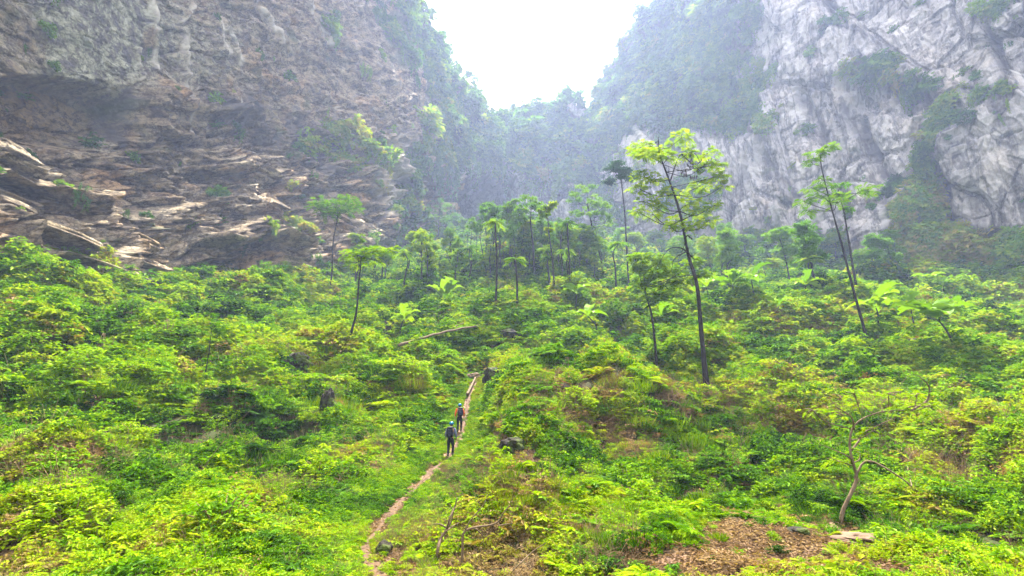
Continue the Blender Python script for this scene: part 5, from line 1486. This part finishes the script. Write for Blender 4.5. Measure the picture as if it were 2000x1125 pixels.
def walker(foot, rz, label, shirt_c, sleeve_c, pack_c, trouser_c, hel_c, step, lean, strap_c, pack_off=0.0):
    root = empty('person', foot, rz); tag(root, label, 'person', 'walkers on the trail')
    ms, msl, mp, mt, mh, mst, mb_ = [plain_mat(n, c, ro) for n, c, ro in (('shirt_cloth', shirt_c, .8), ('sleeve_cloth', sleeve_c, .8), ('pack_cloth', pack_c, .6), ('trouser_cloth', trouser_c, .8), ('helmet_shell', hel_c, .25), ('strap_webbing', strap_c, .7), ('boot_leather', (0.03, 0.028, 0.025), .6))]
    # joints (x right, y forward, z up); the person looks along +y
    hip = (0, 0, .94)
    La = (-.10, -step * .5, .10); Ra = (.11, step * .5, .14)
    Lk = (-.10, .04 - step * .18, .50); Rk = (.11, .10 + step * .3, .52)
    chest = (0, lean * .6, 1.28); neck = (0, lean, 1.46); head = (0, lean + .03, 1.60)
    Ls, Rs = (-.19, lean * .8, 1.40), (.19, lean * .8, 1.40)
    Le, Re = (-.27, lean * .5 - .02, 1.13), (.27, lean * .5 - .03, 1.13)
    Lw, Rw = (-.27, lean * .5 + .12, .90), (.28, lean * .5 + .10, .90)
    ch = [[(hip, (.125, .10)), ((0, lean * .2, 1.10), (.115, .09)), (chest, (.14, .10)), (neck, .055), (head, (.075, .09)), ((0, lean + .03, 1.69), (.065, .08))],
          [0, ((-.10, 0, .88), .085), (Lk, .055), (La, .04), ((La[0], La[1] + .12, La[2] - .05), .035)],
          [0, ((.10, 0, .88), .085), (Rk, .055), (Ra, .04), ((Ra[0], Ra[1] + .12, Ra[2] - .05), .035)],
          [2, (Ls, .058), (Le, .042), (Lw, .028), ((Lw[0], Lw[1] + .03, Lw[2] - .06), (.036, .018))],
          [2, (Rs, .058), (Re, .042), (Rw, .028), ((Rw[0], Rw[1] + .03, Rw[2] - .06), (.036, .018))]]
    # index of each palm joint
    n = 6 + 4 + 4
    lp, rp = n + 3, n + 7
    for palm, w, sg in ((lp, Lw, -1), (rp, Rw, 1)):
        pc = np.array([w[0], w[1] + .03, w[2] - .06])
        for k, (off, ln) in enumerate([(-.026, .062), (-.009, .072), (.009, .068), (.025, .055)]):
            a = pc + [0, off, -.035]; b = a + [-sg * .004, .006, -ln * .5]; c = b + [-sg * .018, .004, -ln * .42]
            ch.append([palm, (tuple(a), .009), (tuple(b), .0085), (tuple(c), .007)])
        a = pc + [-sg * .01, .034, -.008]; b = a + [-sg * .012, .018, -.026]
        ch.append([palm, (tuple(a), .011), (tuple(b), .009)])
    body = skinned('body', ch, SK, root, 2)
    # face: nose and brow, ears (they look away up the slope)
    mbf = MB(); c0 = np.array([0, lean + .03, 1.62])
    def blob(mb, c, r, n1=14, n2=9, f=None):
        th, ph = np.meshgrid(np.linspace(0, 2 * math.pi, n1, endpoint=False), np.linspace(.05, math.pi - .05, n2))
        D = V3(np.sin(ph) * np.cos(th), np.sin(ph) * np.sin(th), np.cos(ph))
        if f is not None: D = f(D)
        mb.add((D * r + c).reshape(-1, 3), grid_faces(n2, n1, True)[:, ::-1])
    for sx in (-1, 1): blob(mbf, c0 + [sx * .082, 0, -.01], [.014, .024, .034])
    blob(mbf, c0 + [0, .105, -.015], [.016, .02, .028])
    mbf.build('face', SK, root, True)
    hb = MB(); blob(hb, c0 + [0, -.022, -.015], [.083, .088, .075]); hb.build('hair', plain_mat('black_hair', (.012, .010, .010), .6), root, True)
    # clothes
    skinned('trousers', [[((0, 0, .98), (.15, .125)), (hip, (.155, .13)), ((0, 0, .90), (.14, .125))], [2, ((-.10, 0, .80), .102), (Lk, .075), ((La[0], La[1] + .0, La[2] + .04), .06)], [2, ((.10, 0, .80), .102), (Rk, .075), ((Ra[0], Ra[1], Ra[2] + .04), .06)]], mt, root, 2)
    skinned('shirt', [[((0, 0, .93), (.155, .135)), ((0, lean * .25, 1.12), (.145, .12)), (chest, (.175, .135)), ((0, lean * .85, 1.40), (.13, .10)), ((0, lean * .98, 1.455), (.07, .065))]], ms, root, 2)
    for S_, E_, W_ in ((Ls, Le, Lw), (Rs, Re, Rw)):
        sh0 = (S_[0] * .72, S_[1], S_[2] - .01)
        e2 = tuple(np.array(E_) * .25 + np.array(W_) * .75)
        skinned('sleeve', [[(sh0, .085), (S_, .078), (E_, .058), (e2, .045)]], msl, root, 2)
    for A in (La, Ra):
        bm_ = MB()
        blob(bm_, [A[0], A[1] + .055, A[2] - .055], [.05, .145, .05], 16, 9, lambda D: D * [1, 1, 1])
        blob(bm_, [A[0], A[1], A[2] + .03], [.055, .062, .09])
        bm_.build('boot', mb_, root, True)
    # helmet with brim
    hm = MB(); c1 = c0 + [0, 0, .035]
    def dome(D): D = D.copy(); D[..., 2] = np.maximum(D[..., 2], -.25); return D
    blob(hm, c1, [.125, .145, .115], 24, 14, dome)
    blob(hm, c1 + [0, 0, -.028], [.138, .165, .012], 24, 6)
    hm.build('helmet', mh, root, True)
    # backpack: rounded box body, lid, pockets, straps
    def rbox(mb, c, h, e=3.5, n1=28, n2=16):
        def f(D):
            k = (np.abs(D) ** e).sum(-1) ** (-1 / e)
            return D * k[..., None]
        blob(mb, np.array(c, float), h, n1, n2, f)
    pk = MB(); by_ = lean * .55 - .20
    rbox(pk, [pack_off, by_ - .02, 1.20], [.165, .115, .245])
    p_ = pk.build('backpack', mp, root, True)
    q = MB(); rbox(q, [pack_off, by_ - .01, 1.455], [.15, .12, .05]); q.build('lid', mp, p_, True)
    q = MB(); rbox(q, [pack_off, by_ - .135, 1.12], [.115, .035, .12]); q.build('pocket', mp, p_, True)
    for sx in (-1, 1):
        q = MB(); tube(q, smooth_path([[pack_off + sx * .09, by_ + .08, 1.42], [sx * .115, lean * .75, 1.475], [sx * .12, lean * .75 + .135, 1.36], [sx * .14, lean * .5 + .11, 1.18], [pack_off + sx * .13, by_ + .09, 1.02]], 18), .02, 6)
        q.build('strap', mst, p_, True)
    q = MB(); tube(q, smooth_path([[pack_off - .05, by_ - .128, 1.42], [pack_off - .05, by_ - .14, 1.25], [pack_off - .05, by_ - .17, 1.12]], 8), .009, 5); q.build('buckle_strap', mst, p_, True)
    return root

def ground_z(x, y): return float(ground(x, y))
for (px, py), rz, lab, cols, step, lean, off in [
    ((879, 893), -.10, 'person in a grey shirt and blue helmet with black backpack, lower on the trail', ((.05, .055, .075), (.075, .08, .11), (.006, .007, .011), (.006, .006, .009), (.006, .08, .14), (.03, .03, .04)), .12, .10, -.02),
    ((897, 844), .12, 'person in an orange top and blue helmet with dark pack, higher on the trail', ((.04, .012, .006), (.42, .07, .006), (.008, .010, .02), (.006, .006, .008), (.006, .08, .14), (.2, .14, .07)), .22, .12, .05)]:
    h = hit(px, py)
    walker((h[0], h[1], ground_z(h[0], h[1]) - .01), rz, lab, *cols[:5], step, lean, cols[5], off)

# ------------------------------------------------------------------ labels of the copied trees and shrubs: what each stands by, and its place in the row out from it
LM = [(966, 520, 'the tallest palm-like tree'), (1009, 560, 'the short umbrella palm'), (1227, 430, 'the dark umbrella tree'), (1375, 650, 'the foot of the big yellow-green tree'), (1650, 480, 'the leaning layered tree'),
      (645, 480, 'the slim tree before the brown cliff'), (690, 600, 'the crooked thin tree'), (855, 460, 'the smaller cave mouth'), (958, 420, 'the big cave mouth'), (1275, 650, 'the thin dark tree below the big tree'), (1720, 600, 'the largest banana plant'),
      (1850, 640, 'the banana plant with ribbed leaves'), (1830, 560, 'the pale star-shaped banana plant'), (850, 685, 'the fallen log'), (888, 850, 'the two walkers'), (100, 520, 'the long mossy outcrop'), (250, 560, 'the lower mossy outcrop'), (432, 818, 'the low dark boulder'),
      (640, 790, 'the upright pointed rock'), (580, 720, 'the dark hollow boulder'), (1000, 870, 'the arched boulder'), (735, 1060, 'the lowest trail bend'), (1660, 920, 'the S-shaped crooked tree'), (1530, 1060, 'the bare soil patch'), (1130, 790, 'the brushy mound'), (1440, 590, 'the pair of star-leaved banana plants'),
      (1008, 212, 'the lowest saddle of the rim'), (905, 160, 'the dark shoulder of the rim'), (1190, 130, 'the slanting rim of the pale wall'), (1720, 160, 'the bushy ledge on the pale wall'), (1850, 330, 'the green vertical strip on the pale wall'), (1400, 200, 'the bushy patch of the pale wall'), (1080, 300, 'the overgrown back wall'),
      (200, 1000, 'the brushy bottom left corner'), (400, 700, 'the thin bright-tufted sapling'), (1590, 540, 'the thick palm-like tree'), (1160, 450, 'the wide two-trunked hazy tree'), (40, 760, 'the left edge of the slope'), (1950, 760, 'the right edge of the slope'), (300, 900, 'the slanting woody vine'), (1300, 900, 'the shaded hollow right of the mound')]
def relabel():
    ordn = ['first', 'second', 'third', 'fourth', 'fifth', 'sixth', 'seventh', 'eighth', 'ninth', 'tenth', 'eleventh', 'twelfth', 'thirteenth', 'fourteenth', 'fifteenth', 'sixteenth']
    B = {}
    for r, kind, loc in REC:
        px, py = pix(loc + [0, 0, 1.0])
        d = [math.hypot(px - a, py - b) for a, b, _ in LM]
        i = int(np.argmin(d)); a, b, nm = LM[i]
        dx, dy = px - a, py - b
        side = ('right of' if dx > 0 else 'left of') if abs(dx) > abs(dy) else ('below' if dy > 0 else 'above')
        B.setdefault((kind, nm, side), []).append((d[i], r))
    for (kind, nm, side), lst in B.items():
        lst.sort(key=lambda q: q[0])
        for k, (_, r) in enumerate(lst):
            r['label'] = f"{kind} {side} {nm}" + (f", {ordn[min(k, 15)]} out from it" if len(lst) > 1 else '')
relabel()

# ------------------------------------------------------------------ haze: one box of even, pale blue air
def haze():
    x0, x1, y0, y1, z0, z1 = -960, 960, -960, 960, -60.0, 460.0
    V = [(x, y, z) for z in (z0, z1) for y in (y0, y1) for x in (x0, x1)]
    Fq = [(0, 2, 3, 1), (4, 5, 7, 6), (0, 1, 5, 4), (2, 6, 7, 3), (0, 4, 6, 2), (1, 3, 7, 5)]
    mb = MB(); mb.add(V, Fq)
    m, nt, N, L = new_mat('pale_blue_air')
    pv = N('ShaderNodeVolumePrincipled')
    pv.inputs['Color'].default_value = (0.54, 0.65, 1.0, 1)
    pv.inputs['Density'].default_value = HAZE_D
    pv.inputs['Anisotropy'].default_value = 0.36
    out = N('ShaderNodeOutputMaterial'); L(pv.outputs[0], out.inputs['Volume'])
    o = mb.build('haze', m)
    tag(o, 'pale blue haze filling the air of the sinkhole', 'haze', kind='stuff')
HAZE_D = 0.0003
haze()
